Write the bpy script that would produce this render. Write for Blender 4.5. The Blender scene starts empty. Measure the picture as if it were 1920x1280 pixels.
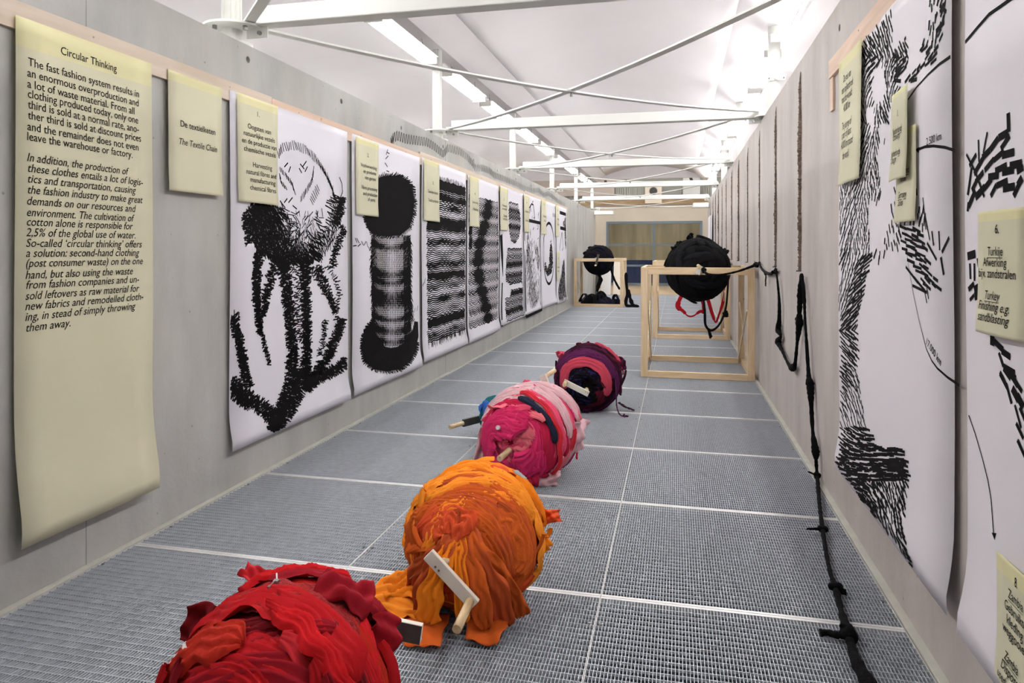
import bpy, bmesh, math, random
import numpy as np
from mathutils import Vector, Matrix

random.seed(7)
rng = np.random.default_rng(7)
scene = bpy.context.scene
COL = scene.collection

# ------------------------------------------------------------------ camera, world, exposure
F, HOR, TH, CH = 1314.36, 469.04, 0.2295, 1.2838
cam_d = bpy.data.cameras.new('camera'); cam = bpy.data.objects.new('camera', cam_d); COL.objects.link(cam)
cam_d.sensor_width = 36.0; cam_d.lens = F * 36 / 1920
cam_d.shift_y = (HOR - 640) / 1920
cam_d.clip_end = 200
cam.location = (0, 0, CH); cam.rotation_euler = (math.pi / 2, 0, TH)
scene.camera = cam
w = bpy.data.worlds.new('world'); scene.world = w; w.use_nodes = True
w.node_tree.nodes['Background'].inputs[0].default_value = (0.9, 0.93, 1, 1)
w.node_tree.nodes['Background'].inputs[1].default_value = 0.25
vs = scene.view_settings
vs.view_transform = 'Standard'; vs.look = 'None'; vs.gamma = 1; vs.use_curve_mapping = False
vs.exposure = 1.2
TUBE = 34.0          # emission strength of the fluorescent tubes

# ------------------------------------------------------------------ helpers
RV = np.array([math.cos(TH), math.sin(TH), 0]); FV = np.array([-math.sin(TH), math.cos(TH), 0])
def ray(u, v): return RV * (u - 960) / F + np.array([0, 0, -(v - HOR) / F]) + FV
def wl(u, v, c=-2.312):
    "spot on the plane X=c that was measured at pixel (u,v): returns (Y, Z)"
    d = ray(u, v); k = c / d[0]; return (float(d[1] * k), float(CH + d[2] * k))
def wr(u, v): return wl(u, v, 0.765)

def srgb(r, g, b, a=1):
    f = lambda c: (c / 255 / 12.92) if c / 255 <= .04045 else ((c / 255 + .055) / 1.055) ** 2.4
    return (f(r), f(g), f(b), a)

MATS = {}
def mat(name, col, rough=.6, metal=0, var=0, vscale=8, bump=0, bscale=40, sheen=0, emis=None, stretch=None, detail=5, spec=None):
    if name in MATS: return MATS[name]
    m = bpy.data.materials.new(name); m.use_nodes = True; nt = m.node_tree
    b = nt.nodes['Principled BSDF']
    b.inputs['Base Color'].default_value = col; b.inputs['Roughness'].default_value = rough; b.inputs['Metallic'].default_value = metal
    if spec is not None: b.inputs['Specular IOR Level'].default_value = spec
    if sheen: b.inputs['Sheen Weight'].default_value = sheen
    tc = None
    if var or bump:
        tc = nt.nodes.new('ShaderNodeTexCoord'); mp = nt.nodes.new('ShaderNodeMapping')
        nt.links.new(tc.outputs['Object'], mp.inputs[0])
        if stretch: mp.inputs['Scale'].default_value = stretch
    if var:
        n = nt.nodes.new('ShaderNodeTexNoise'); n.inputs['Scale'].default_value = vscale; n.inputs['Detail'].default_value = detail
        nt.links.new(mp.outputs[0], n.inputs[0])
        r = nt.nodes.new('ShaderNodeValToRGB')
        r.color_ramp.elements[0].position = .3; r.color_ramp.elements[1].position = .7
        r.color_ramp.elements[0].color = tuple(c * (1 - var) for c in col[:3]) + (1,)
        r.color_ramp.elements[1].color = tuple(min(1, c * (1 + var)) for c in col[:3]) + (1,)
        nt.links.new(n.outputs[0], r.inputs[0]); nt.links.new(r.outputs[0], b.inputs['Base Color'])
    if bump:
        n2 = nt.nodes.new('ShaderNodeTexNoise'); n2.inputs['Scale'].default_value = bscale; n2.inputs['Detail'].default_value = 4
        nt.links.new(mp.outputs[0], n2.inputs[0])
        bp = nt.nodes.new('ShaderNodeBump'); bp.inputs['Strength'].default_value = bump; bp.inputs['Distance'].default_value = .01
        nt.links.new(n2.outputs[0], bp.inputs['Height']); nt.links.new(bp.outputs[0], b.inputs['Normal'])
    if emis:
        b.inputs['Emission Color'].default_value = emis[0]; b.inputs['Emission Strength'].default_value = emis[1]
    MATS[name] = m
    return m

def concrete(name, col, warm):
    m = bpy.data.materials.new(name); m.use_nodes = True; nt = m.node_tree; N = nt.nodes.new; Lk = nt.links.new
    b = nt.nodes['Principled BSDF']; b.inputs['Roughness'].default_value = .62
    tc = N('ShaderNodeTexCoord')
    mp = N('ShaderNodeMapping'); mp.inputs['Scale'].default_value = (1, 1, .35); Lk(tc.outputs['Object'], mp.inputs[0])
    n1 = N('ShaderNodeTexNoise'); n1.inputs['Scale'].default_value = 2.6; n1.inputs['Detail'].default_value = 9; n1.inputs['Roughness'].default_value = .62
    Lk(mp.outputs[0], n1.inputs[0])
    n2 = N('ShaderNodeTexNoise'); n2.inputs['Scale'].default_value = 55; n2.inputs['Detail'].default_value = 3; Lk(tc.outputs['Object'], n2.inputs[0])
    r1 = N('ShaderNodeValToRGB'); e = r1.color_ramp.elements
    e[0].position = .3; e[1].position = .72
    e[0].color = tuple(c * .78 for c in col[:3]) + (1,); e[1].color = tuple(c * 1.14 for c in col[:3]) + (1,)
    Lk(n1.outputs[0], r1.inputs[0])
    # rust coloured blush
    n3 = N('ShaderNodeTexNoise'); n3.inputs['Scale'].default_value = 1.1; n3.inputs['Detail'].default_value = 4
    mp3 = N('ShaderNodeMapping'); mp3.inputs['Location'].default_value = (5, 3, 9); mp3.inputs['Scale'].default_value = (1, 2, .6)
    Lk(tc.outputs['Object'], mp3.inputs[0]); Lk(mp3.outputs[0], n3.inputs[0])
    r3 = N('ShaderNodeValToRGB'); r3.color_ramp.elements[0].position = .5; r3.color_ramp.elements[1].position = .75
    r3.color_ramp.elements[1].color = (.5, .5, .5, 1); Lk(n3.outputs[0], r3.inputs[0])
    mx = N('ShaderNodeMixRGB'); mx.inputs[2].default_value = warm; Lk(r3.outputs[0], mx.inputs[0]); Lk(r1.outputs[0], mx.inputs[1])
    # small pits
    vo = N('ShaderNodeTexVoronoi'); vo.inputs['Scale'].default_value = 9; Lk(tc.outputs['Object'], vo.inputs[0])
    rp = N('ShaderNodeValToRGB'); rp.color_ramp.elements[0].position = .035; rp.color_ramp.elements[1].position = .06
    rp.color_ramp.elements[0].color = (.45, .45, .45, 1); Lk(vo.outputs['Distance'], rp.inputs[0])
    mu = N('ShaderNodeMixRGB'); mu.blend_type = 'MULTIPLY'; mu.inputs[0].default_value = .8
    Lk(mx.outputs[0], mu.inputs[1]); Lk(rp.outputs[0], mu.inputs[2]); Lk(mu.outputs[0], b.inputs['Base Color'])
    bp = N('ShaderNodeBump'); bp.inputs['Strength'].default_value = .12; bp.inputs['Distance'].default_value = .01
    Lk(n2.outputs[0], bp.inputs['Height']); Lk(bp.outputs[0], b.inputs['Normal'])
    return m

def wood(name, light, dark, scale=3.0, axis=(1, 1, 12)):
    m = bpy.data.materials.new(name); m.use_nodes = True; nt = m.node_tree; N = nt.nodes.new; Lk = nt.links.new
    b = nt.nodes['Principled BSDF']; b.inputs['Roughness'].default_value = .55
    tc = N('ShaderNodeTexCoord'); mp = N('ShaderNodeMapping'); mp.inputs['Scale'].default_value = axis; Lk(tc.outputs['Object'], mp.inputs[0])
    n = N('ShaderNodeTexNoise'); n.inputs['Scale'].default_value = scale; n.inputs['Detail'].default_value = 6; n.inputs['Distortion'].default_value = .6
    Lk(mp.outputs[0], n.inputs[0])
    r = N('ShaderNodeValToRGB'); r.color_ramp.elements[0].position = .35; r.color_ramp.elements[1].position = .62
    r.color_ramp.elements[0].color = dark; r.color_ramp.elements[1].color = light
    Lk(n.outputs[0], r.inputs[0])
    vo = N('ShaderNodeTexVoronoi'); vo.inputs['Scale'].default_value = 3.3; Lk(tc.outputs['Object'], vo.inputs[0])
    rp = N('ShaderNodeValToRGB'); rp.color_ramp.elements[0].position = .035; rp.color_ramp.elements[1].position = .07
    rp.color_ramp.elements[0].color = (.35, .2, .1, 1); Lk(vo.outputs['Distance'], rp.inputs[0])
    mu = N('ShaderNodeMixRGB'); mu.blend_type = 'MULTIPLY'; mu.inputs[0].default_value = .7
    Lk(r.outputs[0], mu.inputs[1]); Lk(rp.outputs[0], mu.inputs[2]); Lk(mu.outputs[0], b.inputs['Base Color'])
    return m

def obj(name, verts, faces, m, parent=None, smooth=False, loc=None):
    me = bpy.data.meshes.new(name); me.from_pydata([tuple(map(float, v)) for v in verts], [], [tuple(map(int, f)) for f in faces])
    if isinstance(m, (list, tuple)):
        for x in m: me.materials.append(x)
    else: me.materials.append(m)
    if smooth: me.polygons.foreach_set('use_smooth', [True] * len(me.polygons))
    me.update()
    o = bpy.data.objects.new(name, me); COL.objects.link(o)
    if parent: o.parent = parent
    if loc: o.location = loc
    return o

def tag(o, label, cat, group=None, kind=None):
    o['label'] = label; o['category'] = cat
    if group: o['group'] = group
    if kind: o['kind'] = kind
    return o
def struct(o): o['kind'] = 'structure'; return o
def empty(name, loc, label=None, cat=None, group=None, rz=0, parent=None):
    o = bpy.data.objects.new(name, None); COL.objects.link(o); o.location = loc; o.rotation_euler = (0, 0, rz); o.empty_display_size = .1
    if parent: o.parent = parent
    if label: tag(o, label, cat, group)
    return o

class MB:
    "collects primitives for one mesh"
    def __init__(s): s.v = []; s.f = []
    def add(s, v, f):
        n = len(s.v); s.v += [tuple(p) for p in v]; s.f += [tuple(i + n for i in q) for q in f]; return s
    def box(s, x0, x1, y0, y1, z0, z1):
        return s.add([(x0,y0,z0),(x1,y0,z0),(x1,y1,z0),(x0,y1,z0),(x0,y0,z1),(x1,y0,z1),(x1,y1,z1),(x0,y1,z1)],
                     [(0,3,2,1),(4,5,6,7),(0,1,5,4),(1,2,6,5),(2,3,7,6),(3,0,4,7)])
    def bar(s, a, b, wdt, hgt, up=(0, 0, 1)):
        a = Vector(a); b = Vector(b); d = (b - a).normalized(); u = Vector(up)
        side = d.cross(u)
        if side.length < 1e-4: side = d.cross(Vector((1, 0, 0)))
        side.normalize(); u = side.cross(d).normalized()
        P = []
        for e in (a, b):
            for sx, sz in ((-1,-1),(1,-1),(1,1),(-1,1)): P.append(e + side * (sx * wdt / 2) + u * (sz * hgt / 2))
        return s.add(P, [(0,1,2,3),(7,6,5,4),(0,4,5,1),(1,5,6,2),(2,6,7,3),(3,7,4,0)])
    def tube(s, pts, r, seg=12, cap=True):
        pts = [Vector(p) for p in pts]; n = len(pts); rr = r if hasattr(r, '__len__') else [r] * n
        base = len(s.v); prev = None
        for i, p in enumerate(pts):
            d = (pts[min(i+1, n-1)] - pts[max(i-1, 0)]).normalized()
            a = prev if prev is not None else (Vector((0,0,1)) if abs(d.z) < .9 else Vector((1,0,0)))
            a = (a - d * a.dot(d)).normalized(); prev = a; b2 = d.cross(a)
            for k in range(seg):
                t = 2 * math.pi * k / seg; s.v.append(tuple(p + (a * math.cos(t) + b2 * math.sin(t)) * rr[i]))
        for i in range(n - 1):
            for k in range(seg):
                k2 = (k + 1) % seg; s.f.append((base+i*seg+k, base+i*seg+k2, base+(i+1)*seg+k2, base+(i+1)*seg+k))
        if cap:
            s.f.append(tuple(base + k for k in range(seg))[::-1]); s.f.append(tuple(base + (n-1)*seg + k for k in range(seg)))
        return s
    def build(s, name, m, parent=None, smooth=False, bev=0):
        o = obj(name, s.v, s.f, m, parent, False)
        bm = bmesh.new(); bm.from_mesh(o.data); bmesh.ops.recalc_face_normals(bm, faces=bm.faces)
        if smooth:
            for f in bm.faces: f.smooth = len(f.verts) <= 4
        bm.to_mesh(o.data); bm.free()
        if bev:
            md = o.modifiers.new('bevel', 'BEVEL'); md.width = bev; md.segments = 2; md.limit_method = 'ANGLE'
        return o

# ------------------------------------------------------------------ materials
M_CL = concrete('concrete_left', srgb(182, 182, 178), srgb(182, 177, 168))
M_CR = concrete('concrete_right', srgb(196, 189, 184), srgb(200, 184, 174))
M_KERB = mat('kerb_concrete', srgb(196, 196, 186), .7, var=.08, vscale=12)
M_GALV = mat('galvanised_steel', srgb(200, 205, 212), .42, .3, var=.08, vscale=25)
M_GALV2 = mat('galvanised_band', srgb(232, 232, 232), .35, .35, var=.05, vscale=60)
M_UNDER = mat('under_floor', srgb(84, 92, 102), .8, var=.15, vscale=1.5)
M_STEEL = mat('white_painted_steel', srgb(226, 227, 222), .4, var=.02, vscale=4)
M_BOLT = mat('zinc_bolt', srgb(150, 150, 146), .35, .8)
M_CEIL = mat('white_ceiling', srgb(218, 214, 216), .8, var=.02, vscale=1.2)
M_WHITE = mat('white_wall', srgb(232, 230, 228), .8)
M_LAMP = mat('lamp_housing', srgb(205, 202, 198), .45)
M_TUBE = mat('lit_tube', srgb(255, 255, 255), .5, emis=((1, .99, .985, 1), TUBE))
M_BATTEN = wood('plywood_batten', srgb(222, 208, 192), srgb(206, 188, 168), 2, (1, .6, 8))
M_PINE = wood('pine', srgb(230, 206, 170), srgb(214, 184, 142), 2.2, (9, 9, 1.2))
M_PINEH = wood('pine_rail', srgb(232, 208, 172), srgb(216, 187, 146), 2.2, (1.2, 9, 9))
M_LATH = wood('pale_lath', srgb(226, 210, 182), srgb(208, 188, 152), 3, (2, 2, 6))
M_DOWEL = wood('beech_dowel', srgb(222, 198, 158), srgb(186, 158, 116), 6, (8, 2, 8))
M_ARM = mat('white_board', srgb(226, 220, 206), .5, var=.03)
M_ARMD = mat('dark_board', srgb(70, 68, 64), .6, var=.15, vscale=30)
M_PAPER = mat('white_paper', srgb(234, 232, 240), .7, var=.015, vscale=1.5)
M_PAPR = mat('white_paper_right', srgb(236, 232, 238), .7, var=.015, vscale=1.5)
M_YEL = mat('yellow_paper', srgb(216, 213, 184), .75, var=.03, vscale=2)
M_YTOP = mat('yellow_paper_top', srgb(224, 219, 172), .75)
M_INK = mat('black_ink', srgb(10, 8, 9), .8, spec=.12)
M_TXT = mat('text_ink', srgb(32, 30, 24), .8, spec=.15)
M_TAPE = mat('wall_tape', srgb(44, 43, 42), .7, spec=.2)
M_BLACKCLOTH = mat('black_cloth', srgb(11, 10, 13), .9, bump=.4, bscale=90, spec=.15)
M_ROPEBR = mat('frayed_fibre', srgb(118, 102, 90), .95, var=.35, vscale=45, bump=1, bscale=120)

# ------------------------------------------------------------------ setting: walls
WL, WR = -2.335, .79
XE = [-2.301, -1.294, -.2707, .7558]
Y0 = 2.6106

def cut_wall(name, m, x0, x1, y0, y1, z0, z1, holes, face):
    o = MB().box(x0, x1, y0, y1, z0, z1).build(name, m)
    c = MB()
    for (y, z) in holes: c.tube([(face - .035, y, z), (face + .035, y, z)], .018, 18)
    co = c.build('cutter', m)
    md = o.modifiers.new('b', 'BOOLEAN'); md.operation = 'DIFFERENCE'; md.object = co; md.solver = 'EXACT'
    dg = bpy.context.evaluated_depsgraph_get(); dg.update()
    me = bpy.data.meshes.new_from_object(o.evaluated_get(dg)); o.modifiers.clear(); old = o.data; o.data = me
    bpy.data.meshes.remove(old); bpy.data.objects.remove(co)
    return struct(o)

holesL = [(3.49 + 1.127 * k, 2.352) for k in range(-3, 14)] 
holesR = [(3.75 + 1.14 * k, 2.385) for k in range(-2, 3)]
wall_l = cut_wall('wall_left', M_CL, -2.585, WL, -3.6, 20.9, -.6, 2.432, holesL, WL)
wall_r = cut_wall('wall_right', M_CR, WR, 1.04, -3.6, 18.7, -.6, 2.515, holesR, WR)
# fine formwork seams of the left wall (thin proud fins) and small rust nails
for i, y in enumerate((2.38, 6.95, 11.6, 15.4, 18.1)):
    struct(MB().box(WL, WL + .0012, y, y + .004, 0, 2.43).build('trim_%d' % (i + 1), mat('seam', srgb(150, 150, 146), .7)))
struct(MB().box(WL, XE[0] - .003, -3.6, 20.9, -.3, .006).build('trim_6', M_KERB, bev=.002))
struct(MB().box(XE[3] + .003, WR, -3.6, 18.7, -.3, .006).build('trim_7', M_KERB, bev=.002))

# ------------------------------------------------------------------ grating floor
floor = struct(MB().box(-2.33, .785, -3.6, 20.9, -.62, -.60).build('floor', M_UNDER))
def panel_meshes(wd):
    ln = 1.0; fr = MB(); e = .015; s = .0034; h = .03
    fr.box(0.001, wd - .001, .0015, e, -h, 0); fr.box(.001, wd - .001, ln - e, ln - .0015, -h, 0)
    fr.box(.001, s, e, ln - e, -h, 0); fr.box(wd - s, wd - .001, e, ln - e, -h, 0)
    me_f = bpy.data.meshes.new('grating_panel'); me_f.from_pydata(fr.v, [], fr.f); me_f.materials.append(M_GALV2)
    g = MB(); n = int(round((wd - 2 * s) / .0111)); pt = (wd - 2 * s) / n
    for i in range(1, n):
        x = s + i * pt; a = x - .00095; b = x + .00095
        g.add([(a,e,-.028),(b,e,-.028),(b,ln-e,-.028),(a,ln-e,-.028),(a,e,-.001),(b,e,-.001),(b,ln-e,-.001),(a,ln-e,-.001)], [(4,5,6,7),(0,4,7,3),(1,2,6,5)])
    n2 = 30; p2 = (ln - 2 * e) / n2
    for i in range(1, n2):
        y = e + i * p2; a = y - .0012; b = y + .0012
        g.add([(s,a,-.009),(wd-s,a,-.009),(wd-s,b,-.009),(s,b,-.009),(s,a,-.0004),(wd-s,a,-.0004),(wd-s,b,-.0004),(s,b,-.0004)], [(4,5,6,7),(0,1,5,4),(2,3,7,6)])
    me_g = bpy.data.meshes.new('grating_bars'); me_g.from_pydata(g.v, [], g.f); me_g.materials.append(M_GALV)
    c = MB()
    for (cx, cy) in ((.02, .2), (wd - .02, .2), (.02, .8), (wd - .02, .8)):
        c.tube([(cx, cy, 0), (cx, cy, .0035)], .006, 8); 
    me_c = bpy.data.meshes.new('clamp_screws'); me_c.from_pydata(c.v, [], c.f); me_c.materials.append(M_BOLT)
    return me_f, me_g, me_c
for ci in range(3):
    mf, mg, mc = panel_meshes(XE[ci+1] - XE[ci])
    for k in range(-5, 18):
        o = bpy.data.objects.new('grating_panel', mf); COL.objects.link(o); o.parent = floor; o.location = (XE[ci], Y0 + k, 0)
        b = bpy.data.objects.new('grating_bars', mg); COL.objects.link(b); b.parent = o; b['kind'] = 'stuff'
        if k < 8:
            c = bpy.data.objects.new('clamp_screws', mc); COL.objects.link(c); c.parent = o
# floors beyond the corridor
M_FAR = mat('tan_floor', srgb(196, 174, 140), .5, var=.06, vscale=3)
struct(MB().box(-6, 4.4, 20.93, 27, -.3, -.01).build('floor_far', M_FAR))
struct(MB().box(-6, -2.6, -3.6, 20.9, -.3, -.01).build('floor_left', mat('hall_floor', srgb(150, 150, 148), .6)))
struct(MB().box(1.05, 4.4, -3.6, 20.9, -.3, -.01).build('floor_right', MATS['hall_floor']))

# ------------------------------------------------------------------ ceiling: vaulted bays between valleys on the column lines
CXL, CXR = -2.46, .91
PIT = CXR - CXL
def vault(name, c, ya, yb, mt):
    # upper skin between two folds
    n = 24; hw = 1.35; V = []; Fc = []
    prof = []
    for i in range(n + 1):
        t = -1 + 2 * i / n; prof.append((c + hw * t, 3.62 + .26 * (1 - t * t)))
    ys = list(np.linspace(ya, yb, 14))
    for y in ys:
        for (x, z) in prof: V.append((x, y, z))
    for j in range(len(ys) - 1):
        for i in range(n): a = j * (n + 1) + i; Fc.append((a, a + 1, a + n + 2, a + n + 1))
    o = obj(name, V, Fc, mt, smooth=True)
    md = o.modifiers.new('s', 'SOLIDIFY'); md.thickness = .06; md.offset = 1
    return struct(o)
for i, c in enumerate((CXL - PIT / 2, CXL + PIT / 2, CXR + PIT / 2)):
    vault('ceiling_%s' % ('left', 'middle', 'right')[i], c, -3.6, 22.0, M_CEIL)
def valley(name, x, ya, yb):
    a = .075; V = []; 
    pr = [(x - PIT/2 + 1.35, 3.62), (x - a, 3.40), (x + a, 3.40), (x + PIT/2 - 1.35, 3.62), (x + PIT/2 - 1.35, 3.68), (x - PIT/2 + 1.35, 3.68)]
    for y in (ya, yb):
        for p in pr: V.append((p[0], y, p[1]))
    n = len(pr); Fc = [(k, (k+1) % n, n + (k+1) % n, n + k) for k in range(n)] + [tuple(range(n))[::-1], tuple(range(n, 2*n))]
    return struct(obj(name, V, Fc, M_CEIL))
valley('trim_8', CXL, -3.6, 22); valley('trim_9', CXR, -3.6, 22)
M_SEAM = mat('ceiling_seam', srgb(196, 192, 190), .8)
struct(MB().box(-6, 4.4, 22.0, 22.12, 3.5, 4.6).build('trim_10', M_CEIL))
struct(MB().box(-6.0, 4.4, -3.8, 27, 4.6, 4.7).build('ceiling_hall', M_WHITE))
struct(MB().box(-6.1, -6.0, -3.8, 27, -.3, 4.6).build('wall_outer_left', M_WHITE))
struct(MB().box(4.4, 4.5, -3.8, 27, -.3, 4.6).build('wall_outer_right', M_WHITE))
struct(MB().box(-6, 4.4, -3.9, -3.6, -.6, 4.6).build('wall_back', M_WHITE))

# ------------------------------------------------------------------ far wall with windows
M_FARW = mat('beige_plaster', srgb(206, 198, 184), .8, var=.05, vscale=1.5)
M_FRAME = mat('blue_grey_frame', srgb(112, 126, 136), .45)
YW = 26.0
fw = MB()
fw.box(-6, -3.25, YW, YW + .2, -.01, 2.95); fw.box(-3.02, -2.5, YW, YW + .2, -.01, 2.95)
fw.box(.93, 4.4, YW, YW + .2, -.01, 2.95); fw.box(-3.25, -3.02, YW, YW + .2, 2.3, 2.95); fw.box(-2.5, .93, YW, YW + .2, 2.34, 2.95)
struct(fw.build('wall_far', M_FARW))
M_CORR = mat('corrugated_sheet', srgb(176, 178, 172), .5)
cor = MB()
for i in range(130):
    x = -6 + i * .08; cor.box(x, x + .045, YW + .02, YW + .06, 2.95, 4.6)
cor.box(-6, 4.4, YW + .06, YW + .2, 2.95, 4.6)
struct(cor.build('wall_far_cladding', M_CORR))
struct(MB().box(-6, 4.4, YW - .12, YW + .02, 2.95, 3.12).build('trim_11', wood('brown_beam', srgb(176, 150, 116), srgb(140, 116, 86), 2, (1, 6, 6))))
struct(MB().box(-6, -2.2, YW - .08, YW, 3.3, 4.4).build('trim_12', mat('lilac_board', srgb(192, 180, 172), .7)))
def fwin(n, x0, x1, z0, z1, cols, rows):
    fr = struct(MB().box(x0, x1, YW - .02, YW + .1, z1 - .09, z1).box(x0, x1, YW - .02, YW + .1, z0, z0 + .09)
        .box(x0, x0 + .09, YW - .02, YW + .1, z0 + .09, z1 - .09).box(x1 - .09, x1, YW - .02, YW + .1, z0 + .09, z1 - .09).build('window_%d' % n, M_FRAME))
    for c in cols: MB().box(c - .04, c + .04, YW - .01, YW + .09, z0 + .09, z1 - .09).build('mullion', M_FRAME, fr)
    for r_ in rows: MB().box(x0 + .09, x1 - .09, YW - .005, YW + .085, r_ - .035, r_ + .035).build('transom', M_FRAME, fr)
    xs = [x0 + .05] + list(cols) + [x1 - .05]
    zs = [z0 + .05] + list(rows) + [z1 - .05]
    for i in range(len(xs) - 1):
        for j in range(len(zs) - 1):
            MB().box(xs[i] + .03, xs[i+1] - .03, YW + .045, YW + .055, zs[j] + .02, zs[j+1] - .02).build('pane', M_GLASS, fr)
M_GLASS = mat('pane_glass', srgb(235, 240, 240), .03); M_GLASS.node_tree.nodes['Principled BSDF'].inputs['Transmission Weight'].default_value = 1.0
M_GLASS.node_tree.nodes['Principled BSDF'].inputs['IOR'].default_value = 1.3
fwin(1, -2.5, .93, 0, 2.34, [-.78], [.72, 1.48])
fwin(2, -3.25, -3.02, 0, 2.3, [], [1.4])
# room behind the glass
struct(MB().box(-6, 4.4, 29.5, 29.6, -.01, 3).build('wall_beyond', mat('tan_curtain', srgb(196, 180, 146), .9, var=.25, vscale=1.2, stretch=(3, 1, .3))))
struct(MB().box(-6, 4.4, 27.0, 29.6, -.3, -.01).build('floor_beyond', M_FAR))
struct(MB().box(-6, 4.4, 26.2, 29.6, 3.0, 3.1).build('ceiling_beyond', M_WHITE))
for i, x in enumerate((-1.65, .1)):
    tag(MB().box(x - .83, x + .8, YW + .35, YW + .9, -.01, .92).build('blue_cabinet', mat('deep_blue', srgb(38, 60, 118), .4, var=.2, vscale=2), bev=.01),
        ('deep blue low cabinet behind the left half of the far glazing', 'deep blue low cabinet behind the right half of the far glazing')[i], 'cabinet', 'blue cabinets behind the far glazing')
for x, y, lx in ((-.8, 28, 1.2), (-.8, 24, 1.2)):
    pass

# ------------------------------------------------------------------ columns, plates, beams, braces
def beam_y(k): return 3.52 + 3.53 * k
NODES = list(range(-1, 6))
for k in NODES:
    y = beam_y(k)
    near = {-1: 'behind the viewpoint', 0: 'nearest to the viewer', 1: 'second from the viewer', 2: 'third from the viewer', 3: 'fourth from the viewer', 4: 'fifth from the viewer', 5: 'farthest from the viewer'}[k]
    for side, cx, zt, wx in (('left', CXL, 2.432, WL), ('right', CXR, 2.515, WR)):
        s = 1 if side == 'left' else -1
        if side == 'right' and k == 5: continue
        r = empty('column', (cx, y, zt), 'white steel column on the %s wall, %s' % (side, near), 'column', 'white steel columns standing on the walls')
        m = MB()
        if side == 'left':   # clustered section: tube with four fillets
            m.tube([(0, 0, .115), (0, 0, 3.41 - zt)], .043, 20)
            for a in range(4):
                dx, dy = math.cos(a * math.pi / 2 + .78) * .042, math.sin(a * math.pi / 2 + .78) * .042
                m.tube([(dx, dy, .115), (dx, dy, 3.41 - zt)], .014, 8)
        else: m.tube([(0, 0, .02), (0, 0, 3.41 - zt)], .057, 28)
        m.build('shaft', M_STEEL, r, smooth=True)
        zp = .10 if side == 'left' else .03
        MB().tube([(s * .02, 0, zp), (s * .02, 0, zp + .012)], .17, 40).build('round_plate', M_STEEL, r)
        MB().tube([(0, 0, .0), (0, 0, .022)], .115, 28).tube([(0, 0, .02), (0, 0, zp)], .06, 20).build('foot', M_STEEL, r)
        for a in (.5, 2.0, -.5, -2.0):
            x_, y_ = s * .02 + math.cos(a) * .12 * s, math.sin(a) * .12
            MB().tube([(x_, y_, zp - .022), (x_, y_, zp)], .014, 6).tube([(x_, y_, zp + .012), (x_, y_, zp + .028)], .012, 6).build('bolt', M_BOLT, r)
        # gusset towards the beam
        MB().box(min(s*.10, s*.23), max(s*.10, s*.23), -.005, .005, zp - .055, zp + .05).build('gusset', M_STEEL, r)
        MB().tube([(s * .185, -.02, zp - .03), (s * .185, .02, zp - .03)], .012, 8).tube([(s * .185, -.02, zp + .02), (s * .185, .02, zp + .02)], .012, 8).build('gusset_bolt', M_BOLT, r)
    zb = 2.59
    if k < 5:
        b = MB().box(WL + .045, WR - .02, y - .05, y + .05, zb - .05, zb + .05).build('cross_beam', M_STEEL, bev=.006)
        tag(b, 'white square steel beam crossing the corridor, %s' % near, 'beam', 'white beams crossing the corridor')
# X braces, slightly sagging, bolted where they cross
for k in NODES[:-1]:
    ya, yb = beam_y(k), beam_y(k + 1)
    where = {-1: 'above the viewpoint', 0: 'in the nearest bay', 1: 'in the second bay', 2: 'in the third bay', 3: 'in the fourth bay', 4: 'in the farthest bay'}[k]
    zc = 2.485
    for nm, p, q in (('from near left to far right', (WL + .02, ya + .05, 2.545), (WR - .02, yb - .05, 2.60)), ('from far left to near right', (WL + .02, yb - .05, 2.555), (WR - .02, ya + .05, 2.62))):
        P = []
        for i in range(13):
            t = i / 12; v = Vector(p).lerp(Vector(q), t); s = 4 * t * (1 - t)
            mid = (p[2] + q[2]) / 2; v.z -= s * (mid - zc - (0 if 'near left' in nm else .014)); P.append(v)
        m = MB()
        for i in range(12): m.bar(P[i], P[i+1], .058, .012)
        tag(m.build('brace_bar', M_STEEL), 'white flat steel brace running %s %s' % (nm, where), 'brace', 'white crossing braces between the beams')
    MB_ = MB().tube([((WL + WR) / 2, (ya + yb) / 2, zc - .035), ((WL + WR) / 2, (ya + yb) / 2, zc + .03)], .012, 8)
    tag(MB_.build('crossing_bolt', M_BOLT), 'zinc bolt joining the two crossing braces %s' % where, 'bolt', 'bolts at the brace crossings')
# small bracket on the right column
t = empty('cable_bracket', (CXR, beam_y(1) , 2.9), 'white angled bracket clamped to the right hand column', 'bracket')
MB().box(-.07, .09, -.075, -.06, -.02, .02).build('plate', M_STEEL, t)
MB().bar((0, -.08, -.01), (.13, -.10, .28), .035, .05, (0, 1, 0)).build('arm', M_STEEL, t)
MB().tube([(-.055, -.076, 0), (-.055, -.084, 0)], .008, 8).tube([(.075, -.076, 0), (.075, -.084, 0)], .008, 8).build('screw', M_ARMD, t)

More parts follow.
